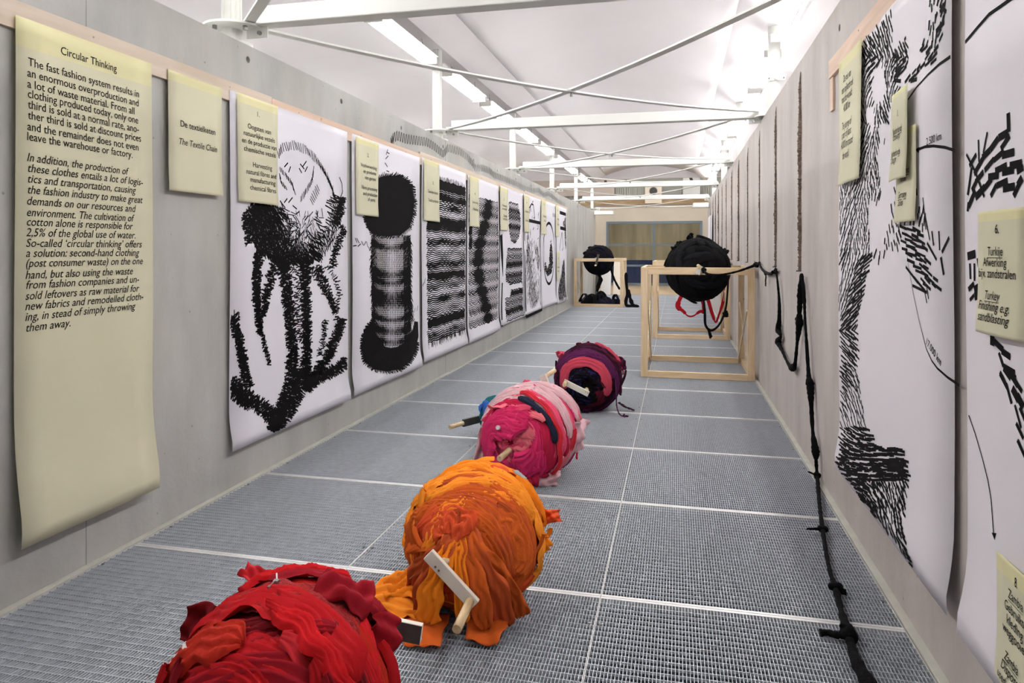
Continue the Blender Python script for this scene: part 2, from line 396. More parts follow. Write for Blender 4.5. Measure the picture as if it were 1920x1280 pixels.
# ------------------------------------------------------------------ fluorescent fixtures
def fixture(x, y, z, label, ln=1.36, zt=3.40, refl=True):
    r = empty('tube_light', (x, y, z), label, 'lamp', 'fluorescent lamps hung along the valleys')
    h = ln / 2
    MB().box(-.03, .03, -h, h, .02, .07).build('housing', M_LAMP, r, bev=.004)
    if refl: MB().add([(-.10,-h,.055),(-.03,-h,.062),(-.03,h,.062),(-.10,h,.055),(.10,-h,.055),(.03,-h,.062),(.03,h,.062),(.10,h,.055)], [(0,1,2,3),(4,7,6,5)]).build('reflector', M_LAMP, r)
    for dx in (-.055, .055):
        MB().tube([(dx, -h + .03, .01), (dx, h - .03, .01)], .014, 10).build('tube', M_TUBE, r, smooth=True)
    for yy in (-h, h): MB().box(-.08, .08, yy - .012, yy + .012, -.01, .06).build('end_cap', M_LAMP, r)
    for yy in (-h * .7, h * .7):
        MB().tube([(0, yy, .07), (0, yy, zt - z)], .003, 6).tube([(0.004, yy, .09), (.014, yy, .12), (0.004, yy, .15)], .004, 6).build('hanger', M_BOLT, r)
pos = []
for k in range(-1, 6):
    y = beam_y(k)
    for dy in (.95, 2.6): pos.append(y + dy)
names = ['first', 'second', 'third', 'fourth', 'fifth', 'sixth', 'seventh', 'eighth', 'ninth', 'tenth', 'eleventh', 'twelfth', 'thirteenth', 'fourteenth']
for i, y in enumerate(pos):
    if y > 21: continue
    fixture(CXL, y, 3.20, 'white twin tube lamp in the left row, %s from the viewer' % names[i])
    fixture(CXR + .02, y, 3.20, 'white twin tube lamp in the right row, %s from the viewer' % names[i], refl=False)
for i, y in enumerate((1.0, 4.0, 7.0, 10, 13, 16.5, 20)):  # unseen side hall lamps, added to brighten what shows above the walls
    fixture(-5.93, y, 3.2, 'unseen white twin tube lamp added to light the hall left of the corridor, %s along' % names[i], zt=3.30, refl=False)
    fixture(4.33, y, 3.2, 'unseen white twin tube lamp added to light the hall right of the corridor, %s along' % names[i], zt=3.30, refl=False)
for i, (x, y) in enumerate(((-3.5, 24), (-.8, 24.2), (2, 24))):
    fixture(x, y, 4.3, 'white twin tube lamp in the far hall, %s from the left' % names[i], zt=4.605)
fixture(-.8, 27.6, 2.6, 'white twin tube lamp added to light the room behind the far glazing', zt=3.01)  # extra lamp, added because little light gets in through the glass

# dark spotlights and vent under the far cladding
for i, (x, z) in enumerate(((-3.0, 3.42), (-1.55, 3.5), (.45, 3.55), (-2.2, 3.5))):
    r = empty('spotlight', (x, 22.6, z), 'small dark ceiling spotlight before the far cladding, %s from the left' % ('first', 'third', 'fourth', 'second')[i], 'spotlight', 'dark spotlights at the far end')
    MB().tube([(0, 0, 0), (.03, -.08, -.09)], .045, 14).build('head', M_ARMD, r); MB().tube([(0, 0, .0), (0, 0, 4.6 - z)], .012, 8).build('stem', M_LAMP, r)
r = empty('vent_panel', (-.79, YW - .14, 3.30), 'square cream panel with a round dark opening on the far cladding', 'panel')
MB().box(-.3, .3, -.03, .14, -.32, .45).build('board', mat('cream_board', srgb(226, 214, 196), .6), r, bev=.005)
MB().tube([(0, -.032, .12), (0, -.05, .12)], .15, 28).build('opening', M_ARMD, r)
MB().tube([(.15*math.cos(a), -.055, .12 + .15*math.sin(a)) for a in np.linspace(0, 2*math.pi, 29)], .014, 6, cap=False).build('rim', M_LAMP, r)
r = empty('service_cabinet', (.55, YW - .16, 3.0), 'pale grey upright service cabinet on the far cladding', 'cabinet')
MB().box(-.3, .3, 0, .14, .15, 1.1).build('body', mat('pale_grey', srgb(214, 216, 214), .5), r, bev=.006)
MB().box(-.27, -.01, -.012, 0, .2, 1.05).build('door', MATS['pale_grey'], r); MB().box(.01, .27, -.012, 0, .2, 1.05).build('door', MATS['pale_grey'], r)
for i, (x, y) in enumerate(((-2.05, 20.6), (.68, 17.6))):
    r = empty('air_diffuser', (x, y, 2.34), ('white flat diffuser box at the far end of the left wall', 'white flat diffuser box near the far end of the right wall')[i], 'vent')
    MB().box(-.27, .27 if i == 0 else .1, -.12, .12, 0, .09).build('box', M_STEEL, r, bev=.01)
    MB().box(-.3, .3 if i == 0 else .105, -.14, .14, -.02, 0).build('flange', M_LAMP, r)

# ------------------------------------------------------------------ battens
def batten(i, side, y0, y1, z0, z1, label, mt):
    x = (WL, WL + .018) if side == 'l' else (WR - .018, WR)
    o = tag(MB().box(x[0], x[1], y0, y1, z0, z1).build('batten', mt, bev=.001), label, 'batten', 'plywood battens on the walls')
    s = 1 if side == 'l' else -1
    xf = x[1] if side == 'l' else x[0]
    yy = y0 + .3
    m = MB()
    while yy < y1:
        m.tube([(xf, yy, (z0+z1)/2 + .02), (xf + s*.002, yy, (z0+z1)/2 + .02)], .004, 8); yy += .9
    m.build('screw_heads', M_BOLT, o)
M_BAT2 = wood('plywood_pink', srgb(226, 200, 180), srgb(212, 182, 158), 2, (1, .6, 8))
batten(0, 'l', -2.4, 3.70, 2.082, 2.186, 'pale plywood batten above the two yellow sheets on the left wall', M_BATTEN)
batten(1, 'l', 3.703, 6.16, 2.082, 2.180, 'pinkish plywood batten above the cotton and spool posters', M_BAT2)
batten(2, 'l', 6.163, 10.8, 2.082, 2.205, 'whitish plywood batten above the woven fabric posters', M_BATTEN)
batten(3, 'l', 10.803, 15.3, 2.09, 2.225, 'farthest plywood batten on the left wall above the clothing posters', M_BATTEN)
batten(4, 'r', -1.5, 3.915, 2.17, 2.262, 'pinkish plywood batten above the map posters on the right wall', M_BAT2)
tag(MB().box(WR - .012, WR, 3.845, 3.915, 2.0, 2.168).build('batten_stub', M_BAT2), 'short upright plywood stub beside the map poster', 'batten')

# ------------------------------------------------------------------ paper sheets
class Sheet:
    def __init__(s, name, side, y0, y1, z0, z1, label, cat, mt, group, base=.022, curl=.035, curl_h=.22, skew=0, ztop2=None, topmat=None, bow=.0):
        s.side = side; s.s = 1 if side == 'l' else -1; s.wall = WL if side == 'l' else WR
        kk = .765 / .79 if side == 'r' else 2.312 / 2.335      # edges were measured on the wall face itself
        y0, y1 = y0 * kk, y1 * kk; z0, z1 = CH + (z0 - CH) * kk, CH + (z1 - CH) * kk
        if ztop2 is not None: ztop2 = CH + (ztop2 - CH) * kk
        s.ks = (.79 - base) / .765 if side == 'r' else (2.335 - base) / 2.312
        s.y0, s.y1, s.z0, s.z1 = y0, y1, z0, z1; s.base, s.curl, s.ch, s.bow = base, curl, curl_h, bow; s.ztop2 = ztop2 if ztop2 is not None else z1
        nz = 36; ny = 6
        V = []; Fc = []
        for j in range(nz + 1):
            t = j / nz
            for i in range(ny + 1):
                q = i / ny; y = y0 + (y1 - y0) * q; zt = z1 + (s.ztop2 - z1) * q; z = z0 + (zt - z0) * t
                V.append(s.P(y, z))
        for j in range(nz):
            for i in range(ny): a = j * (ny + 1) + i; Fc.append((a, a + 1, a + ny + 2, a + ny + 1))
        s.o = obj(name, V, Fc, mt, smooth=True)
        md = s.o.modifiers.new('thick', 'SOLIDIFY'); md.thickness = .0008; md.offset = 0
        tag(s.o, label, cat, group)
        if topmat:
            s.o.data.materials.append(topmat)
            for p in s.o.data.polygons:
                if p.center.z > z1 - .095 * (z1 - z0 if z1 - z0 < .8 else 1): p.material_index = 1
        s.V = []; s.F = []; s.T = []; s.TF = []; s.lines = []
    def P(s, y, z, e=0):
        t = max(0, min(1, 1 - (z - s.z0) / s.ch)); q = (y - s.y0) / (s.y1 - s.y0)
        off = s.base + s.curl * (t * t * (1.0 + .3 * q)) - s.curl * .45 * (max(0, t - .72) / .28) ** 2 + s.bow * math.sin(math.pi * min(1, max(0, q))) * (1 - (z - s.z0) / (s.z1 - s.z0))
        off += .004 * math.sin(3.1 * z + 2.2 * q + s.y0)
        return (s.wall + s.s * (off + e), y * s.ks, CH + (z - CH) * s.ks)
    def quad(s, a, b, c, d, e=.0016):
        n = len(s.V); s.V += [s.P(p[0], p[1], e) for p in (a, b, c, d)]; s.F.append((n, n+1, n+2, n+3))
    def clip(s, p): return s.y0 + .004 <= p[0] <= s.y1 - .004 and s.z0 + .004 <= p[1] <= s.z1 - .004
    def stroke(s, a, b, wd):
        if not (s.clip(a) and s.clip(b)): return
        dx, dz = b[0] - a[0], b[1] - a[1]; L = math.hypot(dx, dz)
        if L < 1e-5: return
        nx, nz = -dz / L * wd / 2, dx / L * wd / 2
        s.quad((a[0]+nx, a[1]+nz), (a[0]-nx, a[1]-nz), (b[0]-nx, b[1]-nz), (b[0]+nx, b[1]+nz))
    def line(s, pts, wd, e=.0016):
        n = len(pts); L = []; R_ = []
        for i, p in enumerate(pts):
            a = pts[max(0, i-1)]; b = pts[min(n-1, i+1)]; dx, dz = b[0]-a[0], b[1]-a[1]; l = math.hypot(dx, dz) or 1
            w_ = (wd[i] if hasattr(wd, '__len__') else wd) / 2
            L.append((p[0] - dz/l*w_, p[1] + dx/l*w_)); R_.append((p[0] + dz/l*w_, p[1] - dx/l*w_))
        for i in range(n - 1): s.quad(L[i], R_[i], R_[i+1], L[i+1], e)
    def poly(s, pts, e=.0012):
        c = (sum(p[0] for p in pts)/len(pts), sum(p[1] for p in pts)/len(pts)); n = len(s.V)
        rings = 4; m = len(pts)
        for r_ in range(rings + 1):
            t = r_ / rings
            for p in pts: s.V.append(s.P(c[0] + (p[0]-c[0])*t, c[1] + (p[1]-c[1])*t, e))
        for r_ in range(rings):
            for i in range(m): a = n + r_*m + i; b = n + r_*m + (i+1) % m; s.F.append((a, b, b + m, a + m))
    def text(s, st, yc, zc, size, width=None, italic=False, ul=False, left=None):
        V, Fc, (x0, x1) = text_geo(st)
        sx = size if width is None else width / max(1e-6, (x1 - x0))
        wdt = (x1 - x0) * sx; d = s.s
        base = zc - size * .25
        s.T = []; s.TF = []; n = 0
        ys = (yc - d * wdt / 2) if left is None else left
        for (x, y) in V:
            xx = (x - x0) * sx + (.22 * y * size if italic else 0)
            s.T.append(s.P(ys + d * xx, base + y * size, .0018))
        s.TF += [tuple(i + n for i in f) for f in Fc]
        if ul:
            n = len(s.T); zz = base - .14 * size; a, b = ys, ys + d * wdt
            for p in ((a, zz), (b, zz), (b, zz - .05*size), (a, zz - .05*size)): s.T.append(s.P(p[0], p[1], .0018))
            s.TF.append((n, n+1, n+2, n+3))
        s.flush()
    def flush(s):
        if s.T: s.lines.append((s.T, s.TF))
        s.T = []; s.TF = []
    def done(s, nm='printed_drawing'):
        if s.V: obj(nm, s.V, s.F, M_INK, s.o)['kind'] = 'stuff'
        s.flush()
        for (a, b) in s.lines: obj('text_line', a, b, M_TXT, s.o)

_tc = {}
def text_geo(st):
    if st in _tc: return _tc[st]
    cu = bpy.data.curves.new('t', 'FONT'); cu.body = st; cu.size = 1; cu.resolution_u = 3; cu.offset = .004
    o = bpy.data.objects.new('t', cu); COL.objects.link(o)
    dg = bpy.context.evaluated_depsgraph_get(); me = o.evaluated_get(dg).to_mesh()
    V = [(v.co.x, v.co.y) for v in me.vertices]; Fc = [tuple(p.vertices) for p in me.polygons]
    o.evaluated_get(dg).to_mesh_clear(); bpy.data.objects.remove(o); bpy.data.curves.remove(cu)
    xs = [v[0] for v in V] or [0, 1]
    _tc[st] = (V, Fc, (min(xs), max(xs))); return _tc[st]

def inside(p, poly):
    x, y = p; c = False; n = len(poly)
    for i in range(n):
        x1, y1 = poly[i]; x2, y2 = poly[(i+1) % n]
        if (y1 > y) != (y2 > y) and x < (x2 - x1) * (y - y1) / (y2 - y1) + x1: c = not c
    return c
def lerp_path(path, t):
    L = [0]
    for i in range(len(path) - 1): L.append(L[-1] + math.dist(path[i][:2], path[i+1][:2]))
    d = t * L[-1]
    for i in range(len(path) - 1):
        if d <= L[i+1] + 1e-9:
            k = (d - L[i]) / max(1e-9, L[i+1] - L[i]); a, b = path[i], path[i+1]
            ang = math.atan2(b[1]-a[1], b[0]-a[0])
            return [a[j] + (b[j]-a[j])*k for j in range(len(a))], ang
    return list(path[-1]), 0
def plen(path): return sum(math.dist(path[i][:2], path[i+1][:2]) for i in range(len(path)-1))
U = random.uniform
def band(sh, W, path, ln, sp, wd, ang=90, ja=14, jp=1.5, rows=1, off=0):
    "short strokes set along a measured path; path points may carry a half width"
    n = max(2, int(plen(path) / sp))
    for r_ in range(rows):
        for i in range(n + 1):
            p, a = lerp_path(path, i / n); hw = p[2] if len(p) > 2 else 0
            a2 = a + math.radians(ang + U(-ja, ja)); o_ = U(-hw, hw) + off
            cx = p[0] + math.cos(a + math.pi/2) * o_ + U(-jp, jp); cy = p[1] + math.sin(a + math.pi/2) * o_ + U(-jp, jp); l = ln * U(.7, 1.25) / 2
            sh.stroke(W(cx - math.cos(a2)*l, cy - math.sin(a2)*l), W(cx + math.cos(a2)*l, cy + math.sin(a2)*l), wd * U(.8, 1.2))
def fill(sh, W, poly, step, ln, wd, af, dens=1.0, ja=8):
    xs = [p[0] for p in poly]; ys = [p[1] for p in poly]
    y = min(ys); row = 0
    while y < max(ys):
        x = min(xs) + (row % 2) * step[0] / 2
        while x < max(xs):
            p = (x + U(-.25, .25)*step[0], y + U(-.25, .25)*step[1])
            dn = dens(p) if callable(dens) else dens
            if U(0, 1) < dn and inside(p, poly):
                a = math.radians((af(p) if callable(af) else af) + U(-ja, ja)); l = ln * U(.7, 1.25) / 2
                sh.stroke(W(p[0]-math.cos(a)*l, p[1]-math.sin(a)*l), W(p[0]+math.cos(a)*l, p[1]+math.sin(a)*l), wd * U(.8, 1.25))
            x += step[0]
        y += step[1]; row += 1

# --- large yellow sheet
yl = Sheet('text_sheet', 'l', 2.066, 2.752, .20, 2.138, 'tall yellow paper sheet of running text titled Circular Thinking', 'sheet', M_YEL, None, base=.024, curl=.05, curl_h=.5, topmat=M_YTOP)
def yy(u): return wl(u, 469)[0]
body = [("Circular Thinking", 113, 219, 96, 0), ("The fast fashion system results in", 50.5, 261, 117, 0), ("an enormous overproduction and", 49, 260, 137.5, 0),
 ("a lot of waste material. From all", 49, 252, 158, 0), ("clothing produced today, only one", 50, 259, 177, 0), ("third is sold at a normal rate, ano-", 50, 260, 197, 0),
 ("ther third is sold at discount prices", 50, 264, 217, 0), ("and the remainder does not even", 49, 259, 238, 0), ("leave the warehouse or factory.", 49, 247.5, 257, 0),
 ("In addition, the production of", 49, 238, 296, 1), ("these clothes entails a lot of logis-", 49, 266, 316, 1), ("tics and transportation, causing", 49, 252, 336, 1),
 ("the fashion industry to make great", 49, 265, 356.5, 1), ("demands on our resources and", 48.5, 251, 377.5, 1), ("environment. The cultivation of", 48.5, 248, 399, 1),
 ("cotton alone is responsible for", 48.5, 246, 417, 1), ("2,5% of the global use of water.", 48, 252, 437, 1), ("So-called \u2018circular thinking\u2019 offers", 48, 263, 457, 1),
 ("a solution: second-hand clothing", 48, 258, 476, 1), ("(post consumer waste) on the one", 48, 265, 495, 1), ("hand, but also using the waste", 48, 246.5, 517, 1),
 ("from fashion companies and un-", 48, 258, 536, 1), ("sold leftovers as raw material for", 48, 258, 556.5, 1), ("new fabrics and remodelled cloth-", 48, 266, 576, 1),
 ("ing, in stead of simply throwing", 48, 251, 596, 1), ("them away.", 48, 132, 616.5, 1)]
for st, ul_, ur_, v, it in body:
    a, b = yy(ul_), yy(ur_); z = wl(ul_, v)[1]
    yl.text(st, 0, z, .044, width=b - a, italic=bool(it), left=a)
yl.done()

NG = 'small yellow caption notes'
def note(side, y0, y1, z0, z1, label, lines, base=.036, curl=.007, size=None, ztop2=None):
    "lines: (text, centre y, centre z, width, italic, underline, size)"
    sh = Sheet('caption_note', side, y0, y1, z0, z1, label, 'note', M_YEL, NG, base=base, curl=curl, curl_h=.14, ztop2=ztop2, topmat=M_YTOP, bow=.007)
    for (st, yc, zc, wd, it, ul_, sz) in lines: sh.text(st, yc, zc, sz, width=wd, italic=it, ul=ul_)
    sh.done(); return sh
def px(W, lst, sz):
    out = []
    for (st, u, v, wpx, it, ul_) in lst:
        a = W(u - wpx/2, v); b = W(u + wpx/2, v); c = W(u, v)
        out.append((st, (a[0] + b[0]) / 2, c[1], abs(b[0] - a[0]), it, ul_, sz))
    return out
note('l', 2.853, 3.262, 1.567, 2.14, 'yellow note reading De textielketen beside the tall yellow sheet', px(wl, [("De textielketen", 370.5, 241, 67, 0, 0), ("The Textile Chain", 369.5, 273.5, 74, 1, 0)], .044), base=.024)

PG = 'tall printed posters on the left wall'
# --- poster 1: cotton branch
p1 = Sheet('poster', 'l', 3.325, 4.712, .20, 2.148, 'white poster with a black cotton boll on its branch', 'poster', M_PAPER, PG)
W = wl
arcs = [([(522,289),(531,276),(553,272),(575,281),(592,297),(608,319),(620,343),(629,372)], 18, 3.9, 62),
        ([(526,318),(537,330),(547,343),(552,360)], 12, 4.2, 75), ([(524,330),(528,345),(536,352)], 10, 3.5, 70),
        ([(588,318),(586,337),(575,357),(564,373)], 13, 4.2, 95), ([(597,352),(590,365),(584,378)], 14, 4.5, 60),
        ([(606,318),(615,334),(622,352),(628,372)], 14, 3.0, 60)]
for pth, ln, sp, ang in arcs:
    n = int(plen(pth) / sp)
    for i in range(n + 1):
        p, a = lerp_path(pth, i / n); a2 = math.radians(ang if ang != 62 else 78 + 8 * math.sin(i)); l = ln / 2 * U(.8, 1.1)
        p1.stroke(W(p[0]-math.cos(a2)*l*.9+U(-1,1), p[1]-l), W(p[0]+math.cos(a2)*l*.9+U(-1,1), p[1]+l), .0065)
for a, b in (((563,307),(571,317)), ((568,312),(575,302)), ((561,315),(566,324)), ((572,322),(577,312)), ((540,305),(533,313)), ((545,312),(541,323)), ((524,376),(534,390)), ((526,378),(530,392)), ((532,380),(538,372)),
             ((637,332),(642,345)), ((642,345),(643,360)), ((643,360),(638,372)), ((540,380),(548,370)), ((548,385),(556,392)), ((553,402),(561,396))):
    p1.stroke(W(*a), W(*b), .009)
bowl = [(470,378),(500,372),(520,385),(540,400),(560,408),(590,400),(610,385),(628,360),(640,372),(641,400),(634,430),(622,460),(600,486),(560,497),(512,490),(480,470),(465,430),(458,405)]
def bowl_d(p):
    r_ = math.hypot((p[0]-575)/52, (p[1]-395)/62); left = max(0, (520 - p[0]) / 45)
    return min(1, max(.16, (r_ - .55) * 1.9) + left)
fill(p1, W, bowl, (3.8, 5.5), 13, .0088, lambda p: 80 + 35*math.sin(p[0]*.07 + p[1]*.03), bowl_d, 30)
fill(p1, W, [(470,378),(505,376),(520,400),(528,440),(560,470),(600,470),(600,486),(560,497),(512,490),(480,470),(466,430)], (3.2, 5.4), 13, .0105, lambda p: 70 + 30*math.sin(p[1]*.06), .9, 28)
fill(p1, W, [(500,385),(545,392),(600,398),(612,430),(600,455),(560,462),(528,450),(510,425)], (5.5, 8), 12, .006, lambda p: 60 + 50*math.sin(p[0]*.09), .8, 35)
for pth, ln, sp, rows, wd in (
    ([(484,475,6),(480,520,6),(480,560,5),(485,600,4),(487,622,3)], 9, 2.0, 4, .0095), ([(488,620,2),(494,640,2),(500,660,2),(505,682,1)], 8, 2.4, 2, .0085),
    ([(520,480,10),(506,520,7),(498,555,5),(493,590,3)], 9, 2.0, 3, .009), ([(530,485,10),(535,530,9),(541,580,8),(547,640,8),(548,690,9)], 9, 1.9, 5, .0095),
    ([(570,490,9),(572,540,6),(573,600,6),(574,660,6),(573,705,8)], 9, 1.8, 5, .0095), ([(555,500,8),(556,560,6),(560,610,4),(564,640,3)], 8, 3.2, 2, .008),
    ([(588,500,10),(605,530,8),(618,560,4),(627,585,2)], 9, 1.9, 4, .009), ([(560,690,20),(556,720,18),(545,745,16),(530,772,13),(515,793,10),(503,806,4)], 12, 1.2, 6, .0085),
    ([(430,598,8),(440,612,8),(449,640,6),(455,670,6),(460,705,6),(468,725,8)], 9, 1.8, 4, .0095), ([(438,590,3),(446,600,6)], 14, 3, 3, .009),
    ([(430,716,13),(450,736,13),(475,752,12),(497,768,12),(512,785,12)], 12, 1.4, 5, .0095), ([(430,730,12),(450,746,10),(470,756,10)], 12, 1.8, 4, .011),
    ([(572,728,8),(592,712,8),(615,700,8),(640,686,8),(650,676,7)], 10, 1.4, 5, .010), ([(580,716,6),(600,690,7),(618,660,7),(632,625,6),(641,598,5)], 10, 1.8, 5, .009),
    ([(600,665,3),(604,640,3),(607,618,2),(609,600,2)], 8, 3, 2, .008),
    ([(612,500,3),(628,520,2),(634,545,2),(633,575,2),(628,598,1)], 9, 5, 2, .008), ([(640,425,3),(645,432,3),(638,448,4),(628,470,5),(622,500,5)], 8, 2.6, 4, .0085),
    ([(458,400,2),(460,430,3),(467,455,4)], 12, 3, 3, .008), ([(642,372,3),(638,395,5),(630,420,6)], 9, 2.0, 5, .009)):
    band(p1, W, pth, ln * 1.0, sp * 1.1, wd * .92, ang=80, ja=42, jp=1.8, rows=rows)
p1.done()
# --- poster 2: thread spool
p2 = Sheet('poster', 'l', 4.788, 6.185, .205, 2.15, 'white poster with a black thread spool', 'poster', M_PAPER, PG)
blob = [(690,352),(700,338),(720,330),(745,329),(762,337),(772,352),(776,380),(774,405),(767,428),(752,440),(725,443),(700,438),(690,420),(686,400),(688,375)]
p2.poly([W(*q) for q in blob])
for ring in (blob,):
    r2 = ring + [ring[0]]; n = int(plen(r2) / 1.6)
    for i in range(n):
        p, a = lerp_path(r2, i / n); a2 = a - math.radians(U(35, 80)); l = U(4, 8)
        p2.stroke(W(p[0] - math.cos(a2)*2, p[1] - math.sin(a2)*2), W(p[0] + math.cos(a2)*l, p[1] + math.sin(a2)*l), .009)
def dk(x, y):
    y = y - 9 * (1 - ((x - 734) / 34) ** 2) + 5
    s = 0
    for b0, wd_ in ((455, 5), (506, 6), (521, 5), (545, 7), (558, 9), (590, 4), (612, 6), (632, 5)):
        s += math.exp(-((y - b0 - 6) / wd_) ** 2)
    return min(1, s + (1 if x > 757 else 0) * .6 + .25*math.exp(-((x-703)/4)**2))
x = 698
while x < 770:
    y = 444
    while y < 648:
        d_ = dk(x, y); l = 5.2
        tilt = (x - 734) * .035
        if not (650 - .006*(x-734)**2 < y): p2.stroke(W(x + tilt*2, y - l*.6), W(x - tilt*2 + U(-.5,.5), y + l*.6), .0065 + .013 * d_)
        y += 4.1
    x += 2.5
band(p2, W, [(699,450,2),(697,500,2),(698,550,2),(700,600,2)], 12, 3, .008, ang=25, ja=12, rows=2)
band(p2, W, [(769,450,2),(768,500,3),(768,550,3),(770,600,3)], 12, 2.6, .008, ang=-25, ja=14, rows=3)
cres = [(700,600),(690,610),(681,630),(678,655),(684,678),(700,692),(720,696),(745,692),(765,676),(778,655),(784,630),(783,603),(776,600),(772,625),(760,640),(740,650),(722,650),(708,638),(702,620)]
out = [(700,600),(690,610),(681,630),(678,655),(684,678),(700,692),(720,696),(745,692),(765,676),(778,655),(784,630),(783,603)]
inn = [(701,603),(702,615),(703,626),(707,636),(713,644),(722,650),(732,652),(744,650),(757,642),(768,630),(774,615),(777,602)]
for i in range(len(out) - 1): p2.quad(W(*out[i]), W(*out[i+1]), W(*inn[i+1]), W(*inn[i]), .0013)
n = int(plen(out) / 1.5)
for i in range(n):
    p, a = lerp_path(out, i / n); a2 = a + math.radians(U(50, 110)); l = U(3, 6)
    p2.stroke(W(p[0] - math.cos(a2)*2, p[1] - math.sin(a2)*2), W(p[0] + math.cos(a2)*l, p[1] + math.sin(a2)*l), .009)
n = int(plen(inn) / 2)
for i in range(n):
    p, a = lerp_path(inn, i / n); p2.stroke(W(p[0], p[1] + 3), W(p[0] + U(-1, 1), p[1] - U(3, 7)), .008)
for a, b in (((665,446),(669,455)), ((668,446),(673,456)), ((661,461),(668,460)), ((670,462),(676,457)), ((677,452),(681,460)), ((682,460),(686,452)), ((687,453),(689,463)), ((690,462),(693,470)), ((694,466),(697,475)), ((698,470),(701,480)),
             ((725,320),(730,322)), ((722,305),(727,313)), ((723,298),(728,292)), ((724,290),(727,280)), ((725,285),(730,288)), ((727,280),(733,272)), ((729,272),(732,280)), ((731,268),(735,262)), ((770,590),(773,582)), ((776,586),(778,577)), ((781,583),(783,573))):
    p2.stroke(W(*a), W(*b), .008)
p2.done()
# --- woven posters in wall coordinates
def weave(sh, y0, y1, z0, z1, pitch, seg, thick, dark, amp=.009, ragged=.02, mask=None):
    z = z0; r_ = 0
    while z < z1:
        rowt = thick * (1 + .5 * math.sin(r_ * .9) * math.sin(r_ * .23)); y = y0 + U(-ragged, ragged); k = 0
        while y < y1 + U(-ragged, ragged)*.3:
            zz = z + amp * math.sin(k * 1.3 + 2.2*math.sin(k*.35)) 
            z2 = z + amp * math.sin((k + 1) * 1.3 + 2.2*math.sin((k+1)*.35))
            d_ = dark(y, z)
            if mask is None or mask(y, z): sh.stroke((y, zz), (y + seg * 1.05, z2), min(pitch * 1.4, rowt * (1 + d_)))
            y += seg; k += 1
        z += pitch; r_ += 1
p3 = Sheet('poster', 'l', 6.253, 7.668, .222, 2.16, 'white poster with a square of coarse woven cloth', 'poster', M_PAPER, PG)
weave(p3, 6.33, 7.56, .40, 1.98, .0205, .034, .0135, lambda y, z: .9 * max(0, math.sin(z * 13 + .4)) ** 4 + (.6 if z > 1.78 else 0) + .25*math.sin(y*9)*math.sin(z*30), amp=.006)
for i in range(90):
    y = U(6.34, 7.55); p3.stroke((y, 1.93 + U(0, .03)), (y + U(-.01, .01), 2.0 + U(0, .04)), .007)
    y = U(6.34, 7.55); p3.stroke((y, .42), (y + U(-.01, .01), .33 + U(0, .05)), .007)
p3.stroke((6.21, .95), (6.24, .98), .01); p3.stroke((6.26, .97), (6.28, 1.02), .01)
p3.done()
p4 = Sheet('poster', 'l', 7.735, 9.205, .212, 2.15, 'white poster of knitted cloth with a black fold', 'poster', M_PAPER, PG)
def d4(y, z):
    c = 8.35 + .25 * math.sin(z * 3.6 + .6); return 2.2 * math.exp(-((y - c) / .17) ** 2) + (1.5 if y < 7.83 and z > 1.3 else 0) + .9*math.exp(-((y-9.1)/.08)**2)*(1 if z > .8 else 0)
weave(p4, 7.72, 9.05, .38, 1.93, .021, .03, .011, d4, amp=.009)
p4.done()
p5 = Sheet('poster', 'l', 9.262, 10.77, .25, 2.17, 'white poster of cut garment pieces with stitched rows', 'poster', M_PAPER, PG)
ov = [W(*q) for q in [(953,367),(960,366),(970,378),(975,400),(976,425),(972,447),(965,456),(957,452),(953,430)]]
weave(p5, 9.4, 10.7, 1.2, 1.98, .022, .035, .014, lambda y, z: .2, amp=.008, mask=lambda y, z: inside((y, z), ov))
r5 = [W(*q) for q in [(950,464),(978,464),(978,531),(955,534),(946,525),(948,495)]]
weave(p5, 9.5, 10.75, .2, 1.5, .024, .04, .014, lambda y, z: .3, amp=.007, mask=lambda y, z: inside((y, z), r5))
r6 = [W(*q) for q in [(957,543),(979,538),(979,590),(947,604),(947,560),(956,557)]]
weave(p5, 9.4, 10.75, .2, 1.2, .024, .04, .014, lambda y, z: .3, amp=.007, mask=lambda y, z: inside((y, z), r6))
p5.line([W(939, 440), W(941, 480), W(943, 518)], [.13, .12, .02]); p5.line([W(942, 530), W(941, 570), W(939, 612)], .06)
p5.line([(10.64, .3), (10.64, 2.14)], .02)
p5.done()
p6 = Sheet('poster', 'l', 10.81, 12.24, .25, 2.18, 'white poster of a hanging garment inside a black outline', 'poster', M_PAPER, PG)
p6.line([W(993, 400), W(994, 388), W(997, 382), W(1000, 384), W(1002, 398), W(1003, 412)], .03)
p6.line([W(991, 413), W(1013, 418)], .055)
p6.line([W(983.5, 412), W(984, 500), W(984.5, 595)], .05); p6.line([W(984.5, 594), W(1013, 580)], .05); p6.line([W(1013, 580), W(1013, 480), W(1012.8, 385)], .02)
g6 = [W(*q) for q in [(987,440),(993,430),(1000,445),(1008,462),(1012,480),(1010,510),(1012,540),(1010,560),(1003,572),(995,578),(989,560),(986,520)]]
fill(p6, lambda a, b: (a, b), g6, (.05, .035), .07, .015, lambda p: 80 + 25*math.sin(p[0]*7), lambda p: .55 + .4*math.sin(p[0]*6 + p[1]*4), 25)
band(p6, lambda a, b: (a, b), [W(988,440), W(994,470), W(1001,510), W(1008,520)], .09, .02, .018, ja=30, rows=2)
band(p6, lambda a, b: (a, b), [W(992,572), W(1000,556), W(1010,545)], .12, .02, .02, ja=30, rows=2)
p6.done()
p7 = Sheet('poster', 'l', 12.25, 13.83, .25, 2.19, 'white poster with a garment piece inside an oval', 'poster', M_PAPER, PG)
ovl = [W(1029 + 10.5*math.cos(a), 475 + 57*math.sin(a)) for a in np.linspace(0, 2*math.pi, 40)]
p7.line(ovl, [.022 + .03*abs(math.sin(a)) for a in np.linspace(0, 2*math.pi, 40)])
